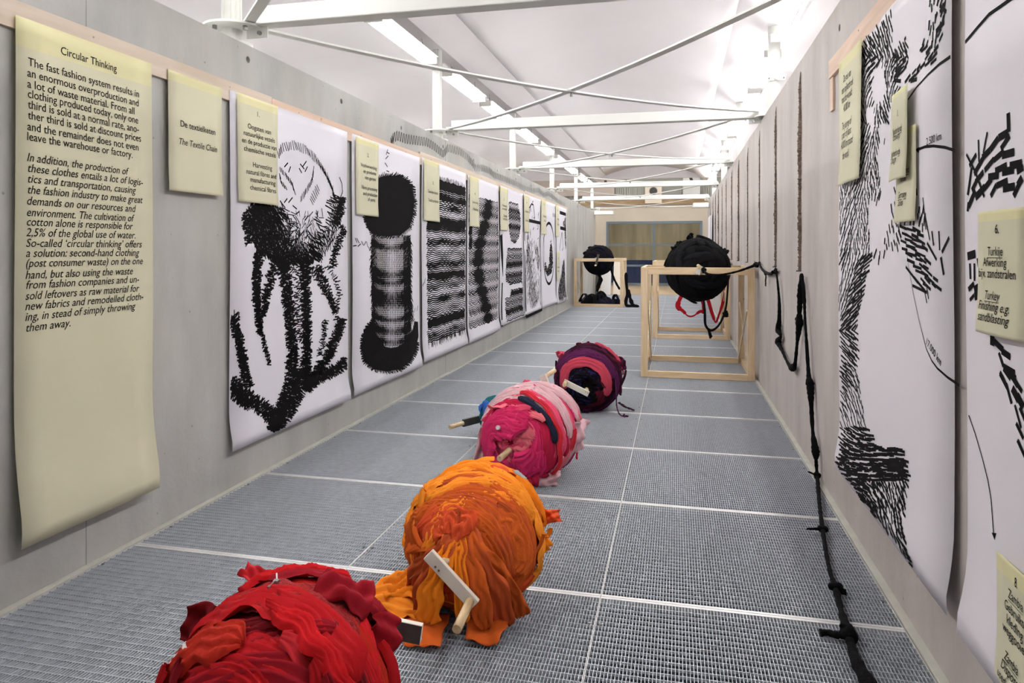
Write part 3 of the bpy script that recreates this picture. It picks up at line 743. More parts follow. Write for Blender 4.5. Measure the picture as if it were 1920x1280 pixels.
fill(p7, lambda a, b: (a, b), [W(*q) for q in [(1033,450),(1036,470),(1037,495),(1034,512),(1026,518),(1021,505),(1022,487),(1026,505),(1030,495),(1031,470)]], (.05, .02), .10, .016, 10, .95, 10)
p7.line([W(1020.5, 440), W(1020, 500)], .012)
for i in range(4): p7.stroke((13.35 + .09*i, 1.93), (13.34 + .09*i, 2.0), .03)
p7.done()
p8 = Sheet('poster', 'l', 13.90, 15.26, .20, 2.19, 'farthest white poster, with scissors and a seated figure', 'poster', M_PAPER, PG)
p8.line([W(1049, 398), W(1061, 402)], .07); p8.line([W(1050, 427), W(1061, 430)], .07)
fill(p8, lambda a, b: (a, b), [W(*q) for q in [(1055,418),(1061,405),(1061,470),(1058,450),(1058,430)]], (.05, .03), .09, .02, 60, .8, 40)
p8.line([W(1053, 435), W(1051, 452), W(1049.5, 465), W(1050, 470)], .03); p8.line([W(1053, 435), W(1055, 452), W(1055.5, 465), W(1054, 470)], .03)
fill(p8, lambda a, b: (a, b), [W(*q) for q in [(1047,540),(1051,520),(1054,505),(1056,488),(1058,487),(1059,505),(1060,530),(1061,560),(1056,566),(1046,570)]], (.04, .03), .08, .02, lambda p: 80+20*math.sin(p[0]*9), .85, 30)
p8.done()

note('l', 3.392, 3.795, 1.552, 2.15, 'yellow note numbered 1 on the cotton poster', px(wl, [("1.", 485, 215.5, 4, 0, 0), ("Oogsten van", 486.4, 243, 44, 0, 0), ("natuurlijke vezels", 486, 257, 59, 0, 0), ("en de productie van", 486, 271, 66, 0, 0), ("chemische vezels", 487, 285.5, 61, 0, 0),
  ("Harvesting", 491.5, 313, 37, 0, 0), ("natural fibres and", 489.5, 327, 58, 0, 0), ("manufacturing", 492, 341, 49, 0, 0), ("chemical fibres", 492, 355.5, 51, 0, 0)], .040))
note('l', 4.857, 5.256, 1.552, 2.14, 'yellow note numbered 2 on the spool poster', px(wl, [("2.", 690, 292, 3, 0, 0), ("Vezelverwerking", 691, 313, 29, 0, 0), ("en productie", 693, 324, 23, 0, 0), ("van garens", 694, 335, 20, 0, 0),
  ("Fibre processing", 692.5, 354, 29, 0, 0), ("and production", 694, 365, 27, 0, 0), ("of yarns", 696, 375, 14, 0, 0)], .040))
note('l', 6.311, 6.745, 1.568, 2.16, 'yellow note numbered 3 on the woven cloth poster', px(wl, [("3.", 811, 344, 2.5, 0, 0), ("Textielproductie", 811, 361, 18, 0, 0), ("Textile production", 812, 377, 19, 0, 0)], .042))
note('l', 7.816, 8.226, 1.563, 2.155, 'yellow note numbered 4 on the knitted cloth poster', px(wl, [("4.", 890, 364, 2, 0, 0), ("Textielveredeling", 890, 380, 12, 0, 0), ("Finishing", 891, 393, 9, 0, 0)], .044))
note('l', 9.275, 9.746, 1.561, 2.155, 'yellow note on the garment pieces poster', px(wl, [("5.", 945, 374, 1.5, 0, 0), ("Ontwerp", 946, 386, 9, 0, 0), ("en confectie", 946, 392, 9, 0, 0), ("Design", 947, 405, 7, 0, 0), ("and tailoring", 947, 411, 9, 0, 0)], .046))
note('l', 10.849, 11.225, 1.571, 2.16, 'yellow note on the hanging garment poster', px(wl, [("6.", 988, 380, 1.2, 0, 0), ("Distributie", 988, 397, 6, 0, 0), ("Distribution", 988.5, 414, 6, 0, 0)], .046))
note('l', 12.295, 12.775, 1.570, 2.19, 'yellow note on the oval poster', px(wl, [("7.", 1020, 384, 1, 0, 0), ("Gebruik", 1021, 406, 5, 0, 0), ("Use", 1021, 414, 3, 0, 0)], .05))
note('l', 13.804, 14.232, 1.561, 2.185, 'upper yellow note on the farthest left poster', px(wl, [("8.", 1045, 395, 1, 0, 0), ("Afdanking", 1046, 411, 4, 0, 0), ("Disposal", 1046, 421, 4, 0, 0)], .05))
note('l', 13.964, 14.30, .66, 1.25, 'lower yellow note on the farthest left poster', px(wl, [("9.", 1047, 485, 1, 0, 0), ("Hergebruik", 1047, 501, 4, 0, 0), ("Reuse", 1047, 508, 3, 0, 0)], .05))

# --- taped zigzag line on bare concrete
V = []; Fc = []
zz = [(733,268),(738,258),(745,254),(760,260),(780,263),(800,266),(815,275),(831,289),(840,277),(862,284),(876,294),(885,305),(891,315),(905,315),(918,320),(926,328),(945,335),(965,343),(985,354),(1000,358),(1010,356),(1020,366),(1028,362),(1040,372),(1048,378),(1060,384)]
n = int(plen(zz) / 2.0)
i = 0; tpos = 0
Y_prev = None
pts = []
while tpos <= 1:
    p, a = lerp_path(zz, tpos); pts.append(wl(p[0], p[1], WL + .001)); y_ = pts[-1][0]
    tpos += (2.4 if p[0] < 900 else 1.4 if p[0] < 1000 else .9) / plen(zz)
for k, p in enumerate(pts):
    d = 1 if k % 2 else -1; hgt = .042
    a = (p[0] - .008 * d, p[1] - hgt); b = (p[0] + .008 * d, p[1] + hgt); nn = len(V)
    for q in ((a[0]-.005, a[1]), (a[0]+.005, a[1]), (b[0]+.005, b[1]), (b[0]-.005, b[1])):
        V.append((WL + .0015, q[0], q[1])); V.append((WL + .0005, q[0], q[1]))
    Fc += [(nn, nn+2, nn+4, nn+6), (nn, nn+1, nn+3, nn+2), (nn+4, nn+5, nn+7, nn+6)]
V = [(x, y, min(z, 2.425)) for x, y, z in V]
o = tag(obj('taped_zigzag_line', V, Fc, M_TAPE), 'dark zigzag line of short tape strokes on bare concrete above the posters', 'wall drawing', kind='stuff')

# ------------------------------------------------------------------ right wall map posters
RG = 'large map posters on the right wall'
r1 = Sheet('map_poster', 'r', 2.29, 3.755, .215, 2.205, 'white map poster of dense black dashes, with a 17.000 km line', 'poster', M_PAPR, RG, base=.02, curl=.03, curl_h=.25)
r2 = Sheet('map_poster', 'r', .72, 2.195, .215, 2.205, 'white map poster with bold black bars, cut by the right picture edge', 'poster', M_PAPR, RG, base=.02, curl=.03, curl_h=.25)
W = wr
def flow(p): 
    x, y = p
    if y < 110: return 68 + 10*math.sin(x*.08)
    if y < 230: return 120 - (y - 110)*.35 + 20*math.sin(x*.12)
    if y < 480: return 98 + 14*math.sin(x*.11 + y*.02)
    if y < 620: return 118 + 20*math.sin(x*.1 + y*.03)
    if y < 800: return 60 + 18*math.sin(y*.02 + x*.05)
    if y < 900: return 22 + 22*math.sin((x-1573)*.03 + y*.01)
    return 48 + 22*math.sin((x - 1640)*.04)
def lake(p):
    x, y = p
    if ((x-1648)/14)**2 + ((y-160)/38)**2 < 1: return 0
    if ((x-1634)/6)**2 + ((y-222)/24)**2 < 1: return 0
    if ((x-1658)/9)**2 + ((y-245)/20)**2 < 1: return 0
    return 1
land = [(1568,120),(1600,70),(1640,10),(1650,-60),(1690,-60),(1672,22),(1674,93),(1684,98),(1694,72),(1703,80),(1702,124),(1684,152),(1690,174),(1672,190),(1667,231),(1667,264),(1646,276),(1650,298),(1654,356),(1651,379),(1632,375),(1631,425),(1635,477),(1630,497),(1622,530),(1624,544),(1610,585),(1606,621),(1609,651),(1608,700),(1620,777),(1636,831),(1660,838),(1681,836),(1699,872),(1699,917),(1697,954),(1704,990),(1722,1066),(1730,1090),(1650,975),(1600,905),(1573,862)]
fill(r1, W, land, (5.2, 9.5), 15, .0085, flow, lake, 6)
fill(r1, W, [(1573,820),(1640,835),(1690,845),(1697,900),(1695,960),(1640,960),(1600,905),(1573,862)], (7, 8), 10, .009, flow, .7, 10)
cont2 = [(1635,478),(1632,488),(1655,492),(1664,474),(1690,462),(1705,480),(1722,520),(1742,545),(1765,540),(1742,500),(1738,470),(1735,430),(1738,400),(1736,372),(1722,345),(1684,345),(1676,370),(1672,395),(1662,432),(1656,462)]
fill(r1, W, cont2, (8.5, 12), 15, .0095, lambda p: 105 + 28*math.sin(p[0]*.04) if p[0] < 1690 else (25 if p[1] > 420 and p[0] < 1730 else 95 if p[1] < 430 else 42), .9, 9)
for a, b, wd in (((1773,417),(1797,421),.017), ((1749,433),(1752,460),.010), ((1762,433),(1763,469),.010), ((1767,473),(1781,445),.012), ((1778,447),(1797,436),.014), ((1765,482),(1770,515),.014), ((1779,517),(1790,470),.017), ((1784,480),(1796,450),.014),
                 ((1786,450),(1788,480),.016), ((1765,523),(1797,525),.017), ((1768,548),(1797,538),.018), ((1738,535),(1741,560),.006), ((1734,545),(1738,568),.006), ((1700,500),(1722,530),.010), ((1712,535),(1738,548),.010), ((1715,520),(1735,545),.010),
                 ((1788,530),(1797,520),.012), ((1782,468),(1795,462),.014), ((1740,455),(1757,487),.010), ((1733,370),(1738,430),.006), ((1736,400),(1745,450),.007)):
    r1.stroke(W(*a), W(*b), wd)
nw = [(1744,-40),(1765,-40),(1778,0),(1777,40),(1768,70),(1760,100),(1755,125),(1742,118),(1722,145),(1700,148),(1708,135),(1722,125),(1738,100),(1730,88),(1736,60),(1745,25)]
fill(r1, W, nw, (7.5, 11), 17, .0105, lambda p: 100 + 12*math.sin(p[0]*.2) if p[1] < 85 else 128, .85, 10)
for a, b, wd in (((1758,60),(1774,40),.018), ((1765,10),(1778,22),.012), ((1775,5),(1765,22),.012), ((1710,152),(1722,148),.014), ((1697,75),(1700,70),.012), ((1744,120),(1752,100),.006), ((1676,100),(1684,110),.012), ((1685,100),(1683,125),.010), ((1680,132),(1692,130),.014), ((1678,150),(1691,152),.014)):
    r1.stroke(W(*a), W(*b), wd)
r1.line([W(1705,187), W(1722,163), W(1743,140), W(1765,120), W(1786,106)], [.006, .006, .007, .009, .011])
r1.line([W(1722,281), W(1738,275), W(1754,273.5), W(1775,276), W(1794,282)], .009); r1.poly([W(1720,281), W(1727,275), W(1726,287)])
r1.text("2.500 km", W(1754, 262)[0], W(1754, 262)[1], .034, width=abs(W(1740,262)[0]-W(1768,262)[0]))
r1.line([W(1697,418), W(1701,460), W(1705,497), W(1713,549), W(1724,605), W(1736,654), W(1746,676), W(1756,690), W(1775,707), W(1797,722)], [.002,.002,.0022,.0025,.003,.004,.006,.007,.008,.009])
# rotated distance text beside the curve
Vt, Ft, (tx0, tx1) = text_geo("17.000 km"); n0 = len(r1.T); A = W(1736, 645); B = W(1762, 686); L_ = math.dist(A, B); sc = L_ / (tx1 - tx0)
ux, uz = (B[0]-A[0])/L_, (B[1]-A[1])/L_
for (x, y) in Vt:
    q = (A[0] + ux*(x-tx0)*sc + (-uz)*(-1)*y*.034*-1 , A[1] + uz*(x-tx0)*sc + abs(ux)*y*.034)
    r1.T.append(r1.P(A[0] + ux*(x-tx0)*sc + uz*y*.034, A[1] + uz*(x-tx0)*sc - ux*y*.034, .0018))
r1.TF += [tuple(i + n0 for i in f) for f in Ft]
r1.done()
S2 = lambda a, b: (1640 + a/4.571, 160 + b/4.571)
for a, b, wd in (((1165,235),(1168,400),.017), ((1165,400),(1080,450),.019), ((1080,450),(1010,550),.018), ((1175,430),(1100,545),.015), ((985,400),(950,580),.008), ((908,465),(912,655),.008), ((1010,550),(940,620),.018), ((960,600),(870,760),.016), ((890,590),(830,690),.013),
                 ((805,590),(880,740),.008), ((880,740),(955,955),.009), ((1125,565),(1040,640),.015), ((1110,600),(1215,570),.019), ((1040,630),(960,730),.015), ((950,740),(880,830),.016), ((900,800),(850,900),.015), ((850,700),(815,940),.012), ((1050,735),(1150,685),.017), ((1110,745),(1210,720),.019), ((1175,690),(1280,665),.019), ((1235,740),(1290,700),.016),
                 ((990,785),(1080,770),.018), ((1060,860),(1155,815),.016), ((1060,850),(1010,950),.014), ((1115,885),(1215,865),.019), ((1020,800),(960,880),.017), ((960,870),(880,960),.02), ((880,900),(820,1040),.018), ((1280,790),(1240,860),.02), ((1260,830),(1205,950),.016), ((820,1000),(812,1080),.012)):
    r2.stroke(W(*S2(*a)), W(*S2(*b)), wd)
S3 = lambda a, b: (1500 + a/3.048, 300 + b/3.048)
for a, b, wd in (((965,550),(1010,535),.022), ((978,590),(980,680),.010), ((1003,590),(1003,690),.010), ((1022,560),(1028,610),.012), ((968,740),(1000,705),.014), ((1000,740),(1030,720),.018), ((1002,780),(1030,768),.022), ((975,800),(1000,770),.010),
                 ((1100,1000),(1098,1060),.024), ((1110,1035),(1160,1085),.017), ((1150,1090),(1200,1125),.017), ((1135,1100),(1160,1180),.011), ((1160,1180),(1225,1220),.018), ((1140,1210),(1170,1275),.013), ((1200,1220),(1240,1290),.017), ((1160,1190),(1200,1250),.014)):
    r2.stroke(W(*S3(*a)), W(*S3(*b)), wd)
S4 = lambda a, b: (1500 + a/2.207, 700 + b/2.207)
for a, b, wd in (((825,0),(855,60),.013), ((865,0),(890,25),.02), ((850,40),(872,125),.011), ((875,60),(900,110),.022), ((895,90),(920,140),.022), ((885,130),(910,225),.009), ((890,205),(920,270),.012), ((895,275),(926,345),.012), ((905,140),(930,200),.013), ((880,20),(915,75),.013)):
    r2.stroke(W(*S4(*a)), W(*S4(*b)), wd)
r2.line([W(1813,79), W(1835,53), W(1858,27), W(1880,12), W(1901,-3), W(1925,-18)], .010)
r2.line([W(1815,778), W(1826,810), W(1840,859), W(1850,900), W(1856,936), W(1861,1004)], .0042); r2.poly([W(1857,998), W(1866,999), W(1862.5,1012)])
r2.done()
def rn(y0, y1, z0, z1, label, lst, sz, base=.036): return note('r', y0, y1, z0, z1, label, px(wr, lst, sz), base=base)
rn(3.335, 3.775, 1.60, 2.215, 'yellow note headed De reis van een spijkerbroek on the dense map poster', [("De reis van", 1588, 143, 14, 0, 0), ("een spijkerbroek", 1589, 162, 22, 0, 0), ("rond de wereld:", 1588, 181, 20, 0, 0), ("40.000 km", 1588, 200, 13, 0, 0),
   ("The journey of", 1588, 233, 19, 1, 0), ("a pair of jeans:", 1588, 250, 20, 1, 0), ("40.000 km around", 1589, 268.5, 24, 1, 0), ("the world", 1587, 291, 13, 1, 0)], .050)
rn(2.36, 2.78, 1.12, 1.71, 'yellow note on Germany and sales below the note numbered 1', [("2.", 1713, 284, 2, 0, 0), ("Duitsland", 1697, 321, 19, 0, 1), ("Handel", 1697, 335, 13, 0, 0), ("Germany", 1697, 366, 17, 1, 1), ("Sales", 1695, 381, 10, 1, 0)], .044, .032) if False else \
note('r', 2.603, 2.835, 1.383, 1.71, 'lower yellow note on Germany and sales, tucked below the note numbered 1', px(wr, [("Duitsland", 1701, 321, 17, 0, 1), ("Handel", 1698, 335, 12, 0, 0), ("Germany", 1697, 366, 17, 1, 1), ("Sales", 1695, 381, 10, 1, 0)], .034), base=.030)
note('r', 2.695, 2.905, 1.54, 1.865, 'yellow note numbered 1 on Nederland and design', px(wr, [("1.", 1686, 213, 2.5, 0, 0), ("Nederland", 1685, 245, 19, 0, 1), ("Ontwerp", 1684, 257, 15, 0, 0), ("Netherlands", 1683, 288, 20, 1, 1), ("Design", 1681, 301, 12, 1, 0)], .034), base=.046)
note('r', 1.86, 2.105, 1.068, 1.385, 'yellow note numbered 6 on Turkey on the bold map poster', px(wr, [("6.", 1874, 431, 7, 0, 0), ("Turkije", 1871, 473, 27, 0, 1), ("Afwerking", 1870, 493.6, 42, 0, 0), ("bijv. zandstralen", 1873, 515, 66, 0, 0), ("Turkey", 1866.5, 556, 27, 1, 1), ("Finishing e.g.", 1870, 577, 55, 1, 0), ("sandblasting", 1870, 598.6, 55, 1, 0)], .032), base=.034)
yc = 1.845; nz = wr(1867, 1032)[1]
note('r', 1.775, 2.012, .21, CH + (nz - CH) * .79 / .765, 'yellow note numbered 8 on Zambia low on the bold map poster', [("8.", yc, nz-.035, .014, 0, 0, .032), ("Zambia", yc, nz-.075, .075, 0, 1, .032), ("Gebruikte", yc, nz-.108, .11, 0, 0, .032), ("kleding", yc, nz-.138, .085, 0, 0, .032), ("weggooien", yc, nz-.165, .13, 0, 0, .032),
     ("Zambia", yc+.01, nz-.225, .075, 1, 1, .032), ("Disposal", yc+.01, nz-.252, .10, 1, 0, .032), ("used clothing", yc+.005, nz-.282, .145, 1, 0, .030)], base=.04)
far = Sheet('hanging_sheet', 'r', 16.25, 18.3, .35, 2.10, 'plain white sheet with a black edge at the far end of the right wall', 'sheet', M_PAPR, None, base=.03)
far.line([(16.33, .4), (16.33, 2.08)], .14); far.done('black_edge')

# ------------------------------------------------------------------ crates
def crate(x0, x1, y0, y1, h, label, arms=True):
    r = empty('wooden_frame', ((x0+x1)/2, (y0+y1)/2, 0), label, 'frame', 'open pine frames carrying cloth balls')
    cx, cy = (x0+x1)/2, (y0+y1)/2; a, b = x0-cx, x1-cx; c, d = y0-cy, y1-cy; t = .045; wd = .068
    for (px_, sx) in ((a, 1), (b, -1)):
        for (py_, sy) in ((c, 1), (d, -1)):
            xa, xb = sorted((px_, px_ + sx*wd)); ya, yb = sorted((py_, py_ + sy*t)); MB().box(xa, xb, ya, yb, .0, h).build('post', M_PINE, r, bev=.003)
    for (py_, sy) in ((c, 1), (d, -1)):
        ya, yb = sorted((py_ , py_ + sy*t))
        MB().box(a + wd, b - wd, ya, yb, .0, .062).build('bottom_rail', M_PINEH, r, bev=.003)
        MB().box(a + wd, b - wd, ya, yb, h - .072, h).build('top_rail', M_PINEH, r, bev=.003)
    for (px_, sx) in ((a, 1), (b, -1)):
        xa, xb = sorted((px_, px_ + sx*.04))
        MB().box(xa, xb, c + t, d - t, .0, .06).build('side_rail', M_PINE, r, bev=.003); MB().box(xa, xb, c + t, d - t, h - .06, h).build('side_rail', M_PINE, r, bev=.003)
        X_ = px_ + sx*.055
        MB().bar((X_, c + .06, .05), (X_, d - .06, h*.62), .012, .028).build('diagonal_lath', M_LATH, r); MB().bar((X_ + sx*.013, c + .06, h*.62), (X_ + sx*.013, d - .06, .05), .012, .028).build('diagonal_lath', M_LATH, r)
    return r
crate(-.345, .755, 7.22, 8.35, 1.112, 'open pine frame nearest the viewer by the right wall')
crate(-.33, .755, 10.43, 11.50, 1.125, 'open pine frame behind the nearest one by the right wall')
crate(-2.275, -1.155, 15.95, 17.10, 1.10, 'open pine frame far off by the left wall')

# ------------------------------------------------------------------ cloth
def cloth(name, rgb, var=.06, rough=.9):
    m = mat('cloth_' + name, srgb(*rgb), rough, var=var, vscale=14, bump=.10, bscale=220, spec=.2); return m
def terry(name, rgb):
    m = mat('terry_' + name, srgb(*rgb), .95, var=.3, vscale=60, bump=1.0, bscale=110); return m

def smooth_noise(n, k, amp):
    t = np.linspace(0, 1, n); s = np.zeros(n)
    for _ in range(k): s += np.sin(2*np.pi*(t*rng.uniform(.5, 5) + rng.uniform(0, 1))) * rng.uniform(.3, 1)
    return s * amp / k

def grid_obj(name, P, m, parent):
    n, k, _ = P.shape; V = P.reshape(-1, 3); Fc = []
    for i in range(n - 1):
        b = i * k
        for j in range(k - 1): Fc.append((b+j, b+j+1, b+k+j+1, b+k+j))
    o = obj(name, V, Fc, m, parent, smooth=True); return o

def wrap_strip(parent, m, R, L, zc, s0, phi0, dphi, wd, lift, tilt=(0, 0), fold=.007, nf=2.5, n=84, k=19, clamp=True, loose=0.0, loose_side=1, name='cloth_strip', puff=None):
    ax = np.array([tilt[0], 1.0, tilt[1]]); ax /= np.linalg.norm(ax)
    e1 = np.cross(ax, [0, 0, 1.]); e1 /= np.linalg.norm(e1); e2 = np.cross(e1, ax)
    t = np.linspace(0, 1, n); phi = phi0 + dphi * t
    sc = s0 + smooth_noise(n, 4, .06)
    wv = wd / max(L, R) * (1 + smooth_noise(n, 4, .45)); taper = np.minimum(1, np.minimum(t, 1 - t) * 14 + .25); wv = wv * taper
    j = np.linspace(-.5, .5, k)
    S = np.clip(sc[:, None] + j[None, :] * wv[:, None], -.985, .985)
    C = np.sqrt(1 - S ** 2)
    D = ax[None, None, :] * S[..., None] + C[..., None] * (np.cos(phi)[:, None, None] * e1 + np.sin(phi)[:, None, None] * e2)
    dy = D[..., 1]; rad = np.maximum(1e-4, 1 - np.abs(dy) ** 2.7) ** .5; h = np.sqrt(D[..., 0] ** 2 + D[..., 2] ** 2) + 1e-6
    ph = rng.uniform(0, 6.28) + smooth_noise(n, 5, 3.5); ph2 = rng.uniform(0, 6.28) + smooth_noise(n, 5, 5)
    J = j[None, :]
    bump = np.abs(np.sin(np.pi * nf * J + ph[:, None])) * 1.1 + .45 * np.sin(2*np.pi * nf * 1.7 * J + ph2[:, None])
    if puff is None: puff = .013 if wd < .09 else .007
    ph = rng.uniform(0, 6.28) + rng.uniform(-4, 4) * t + smooth_noise(n, 4, 1.6); ph2 = rng.uniform(0, 6.28) + rng.uniform(-7, 7) * t + smooth_noise(n, 5, 2.5)
    nq = nf + 1.5
    bump = ((1 - np.abs(np.sin(np.pi * nq * J + ph[:, None]))) ** .8 - .45) * fold * 1.0 + ((1 - np.abs(np.sin(np.pi * nq * 1.9 * J + ph2[:, None]))) - .4) * fold * .55
    bump = bump + puff * (np.sqrt(np.maximum(0, 1 - (2 * J) ** 2)) - .55) * (1 + smooth_noise(n, 6, .5))[:, None]
    bump += (smooth_noise(n, 6, .006))[:, None] + rng.normal(0, .0007, (n, k))
    end = np.minimum(t, 1 - t); lf = lift + bump - .012 * np.exp(-(end / .03))[:, None]
    if loose:
        e = (t > .9) if loose_side > 0 else (t < .1); q = np.where(e, (t - .9) / .1 if loose_side > 0 else (.1 - t) / .1, 0)
        lf = lf + (q ** 1.3 * loose)[:, None]
    X = D[..., 0] / h * (R * rad + lf); Z = D[..., 2] / h * (R * rad + lf); Y = D[..., 1] * L + np.sign(D[..., 1]) * lf * np.abs(D[..., 1]) ** 3
    Z = Z + zc
    if clamp: lo = .004 + .002 * rng.random(Z.shape); Z = np.where(Z < lo, lo, Z)
    return grid_obj(name, np.stack([X, Y, Z], -1), m, parent)

def core(parent, m, R, L, zc, clamp=True, name='inner_wrapping'):
    n, k = 48, 40; V = np.zeros((n, k + 1, 3))
    th_ = np.linspace(-1, 1, n)
    for i, s in enumerate(th_):
        s_ = math.sin(s * math.pi / 2); rr = R * max(0, 1 - abs(s_) ** 2.7) ** .5
        for q in range(k + 1):
            a = 2*math.pi*q/k; w_ = 1 + .03*math.sin(5*a + 4*s_) + .02*math.sin(11*a - 7*s_)
            z = zc + rr * w_ * math.sin(a); V[i, q] = (rr * w_ * math.cos(a), L * s_ + .008 * math.sin(6*a), max(.006, z) if clamp else z)
    return grid_obj(name, V, m, parent)

def ribbon(parent, m, pts, wd, up=(0, 0, 1), fold=.006, nf=2.0, n=60, k=9, name='cloth_strip', taper=True, world=None):
    P = [Vector(p) for p in pts]
    # catmull-rom sampling
    Q = []
    seg = len(P) - 1
    for i in range(n):
        t = i / (n - 1) * seg; a = min(int(t), seg - 1); f = t - a
        p0, p1_, p2_, p3_ = P[max(a-1, 0)], P[a], P[a+1], P[min(a+2, seg)]
        Q.append(.5 * ((2*p1_) + (p2_ - p0)*f + (2*p0 - 5*p1_ + 4*p2_ - p3_)*f*f + (3*p1_ - p0 - 3*p2_ + p3_)*f**3))
    ph = rng.uniform(0, 6.28) + smooth_noise(n, 5, 3); G = np.zeros((n, k, 3)); ws = 1 + smooth_noise(n, 4, .4)
    upv = Vector(up)
    for i in range(n):
        d = (Q[min(i+1, n-1)] - Q[max(i-1, 0)]).normalized(); side = d.cross(upv)
        if side.length < .05: side = d.cross(Vector((1, .2, 0)))
        side.normalize(); nn = side.cross(d)
        w0 = wd[min(len(wd)-1, int(i/(n-1)*(len(wd)-1) + .5))] if hasattr(wd, '__len__') else wd
        e = min(i, n-1-i)/(n-1); tp = min(1, e*10 + .35) if taper else 1
        for q in range(k):
            j = q/(k-1) - .5
            off = (abs(math.sin(math.pi*nf*j + ph[i]))*1.2 - .6) * fold
            G[i, q] = Q[i] + side*(j*w0*ws[i]*tp) + nn*off
    o = grid_obj(name, G, m, parent)
    md = o.modifiers.new('t', 'SOLIDIFY'); md.thickness = .002; md.offset = 0
    return o

def rag(parent, m, c, u, v, wu, wv, crumple=.02, name='cloth_flap', n=18):
    "crumpled free hanging piece: centre c, in-plane directions u, v"
    c = np.array(c, float); u = np.array(u, float); v = np.array(v, float); u /= np.linalg.norm(u); v -= u*(u@v); v /= np.linalg.norm(v); w_ = np.cross(u, v)
    a = rng.uniform(0, 6.28, 8); G = np.zeros((n, n, 3)); crumple = crumple * 1.3
    for i in range(n):
        for j in range(n):
            s, t = i/(n-1) - .5, j/(n-1) - .5
            rx = 1 + .14*math.sin(4*t + a[0]) + .04*math.sin(13*t + a[1]); ry = 1 + .14*math.sin(4*s + a[2]) + .04*math.sin(12*s + a[3])
            h = math.sin(6*s + 3*t + a[4])*.5 + math.sin(11*t - 5*s + a[5])*.35 + math.sin(17*s + 9*t + a[6])*.18
            h -= 2.0*(s*s + t*t)
            G[i, j] = c + u*s*wu*rx + v*t*wv*ry + w_*h*crumple
    o = grid_obj(name, G, m, parent); md = o.modifiers.new('t', 'SOLIDIFY'); md.thickness = .002; md.offset = 0; return o

def crank(parent, y_end, sgn, zc, arm_dir, arm_len, handle=.13, dark=False, y_in=.1, back=.045, handle_dir=None, r_ax=.016, tip=0, handle_at=1, hgt=.042):
    "axle stub, flat arm and round handle at one end of a roll; sgn -1 is the near end"
    MB().tube([(0, sgn*y_in, zc), (tip, sgn*y_end, zc)], r_ax, 16).build('axle', M_DOWEL, parent, smooth=True)
    d = Vector((arm_dir[0], 0, arm_dir[1])).normalized(); y = sgn*(y_end + .004)
    a = Vector((tip, y, zc)) - d*back; b = Vector((tip, y, zc)) + d*arm_len
    m = MB().bar(a, b, .018, hgt, Vector((-d.z, 0, d.x)))
    arm = m.build('crank_arm', M_ARM, parent, bev=.002)
    if dark:
        f = MB().bar(a + Vector((0, -.0105, 0)), b + Vector((0, -.0105, 0)), .002, hgt - .002, Vector((-d.z, 0, d.x))); f.build('dark_face', M_ARMD, arm)
    for q in (-.01, .006): MB().tube([Vector((tip, y + sgn*.009, zc)) + d*q + Vector((d.z, 0, -d.x))*.007, Vector((tip, y + sgn*.0115, zc)) + d*q + Vector((d.z, 0, -d.x))*.007], .004, 8).build('screw', M_BOLT, arm)
    if handle:
        e = Vector((tip, y, zc)) + d*(arm_len - .02)*handle_at if handle_at > 0 else Vector((tip, y, zc)) - d*(back-.015)
        hd = Vector(handle_dir) if handle_dir else Vector((0, sgn, 0)); MB().tube([e + hd*.008, e + hd*handle], .0145, 16).build('handle', M_DOWEL, parent, smooth=True)

def roll(name, label, x, y, R, L, yaw, zc, mats, corem, ns, z0=0, clamp=True, seedv=1, tiltmax=.28, capm=None, capt=-.62, wd=(.035, .085)):
    global rng
    rng = np.random.default_rng(seedv); random.seed(seedv)
    r = empty(name, (x, y, z0), label, 'cloth roll', 'rolls of wound clothing strips', rz=yaw)
    core(r, corem, R - .035, L - .035, zc, clamp)
    for i in range(ns):
        f = i / ns; s0 = rng.uniform(-.9, .9) if i % 3 else rng.uniform(-.97, -.5)
        m = mats[int(rng.integers(len(mats)))]
        if capm and s0 < capt: m = capm[int(rng.integers(len(capm)))]
        tm = tiltmax * (1 - abs(s0) * .6)
        wrap_strip(r, m, R, L, zc, s0, rng.uniform(0, 6.28), rng.uniform(3.0, 7.0), rng.uniform(*wd), -.034 + .046 * f, (rng.uniform(-tm, tm), rng.uniform(-tm, tm)), fold=rng.uniform(.006, .012), nf=rng.uniform(1.5, 3.5), clamp=clamp,
                   loose=rng.choice([0, 0, .03, .05]), loose_side=rng.choice([-1, 1]))
    return r

# red roll
RED = [cloth('red', (178, 20, 26)), cloth('bright_red', (196, 24, 30)), cloth('dark_red', (108, 12, 20)), cloth('crimson', (146, 18, 32)), cloth('rust_red', (176, 38, 22)), cloth('coral_red', (192, 42, 50))]
red = roll('red_cloth_roll', 'red roll of wound clothes cut off by the bottom picture edge', -.905, 1.50, .245, .28, .10, .205, RED + [RED[0], RED[3]], RED[2], 76, seedv=11, wd=(.03, .085), tiltmax=.45)
TER = terry('red', (150, 24, 26))
wrap_strip(red, TER, .245, .28, .205, .10, .75, 1.75, .155, .018, (.15, .1), fold=.006, nf=1.2, name='towelling_strip', k=21)
wrap_strip(red, RED[3], .245, .28, .205, .52, .4, 2.3, .10, .026, (-.1, .05), fold=.012, nf=2.5, loose=.03)
wrap_strip(red, RED[0], .245, .28, .205, -.22, .5, 2.5, .12, .024, (.25, -.1), fold=.014, nf=3)
wrap_strip(red, RED[1], .245, .28, .205, -.05, .25, 1.2, .05, .034, (.5, .2), fold=.010, nf=2)
wrap_strip(red, RED[1], .245, .28, .205, .40, .9, 1.1, .035, .034, (-.5, -.1), fold=.008, nf=2)
wrap_strip(red, RED[4], .245, .28, .205, -.35, 1.6, 1.3, .09, .024, (.1, .2), fold=.01, nf=2)
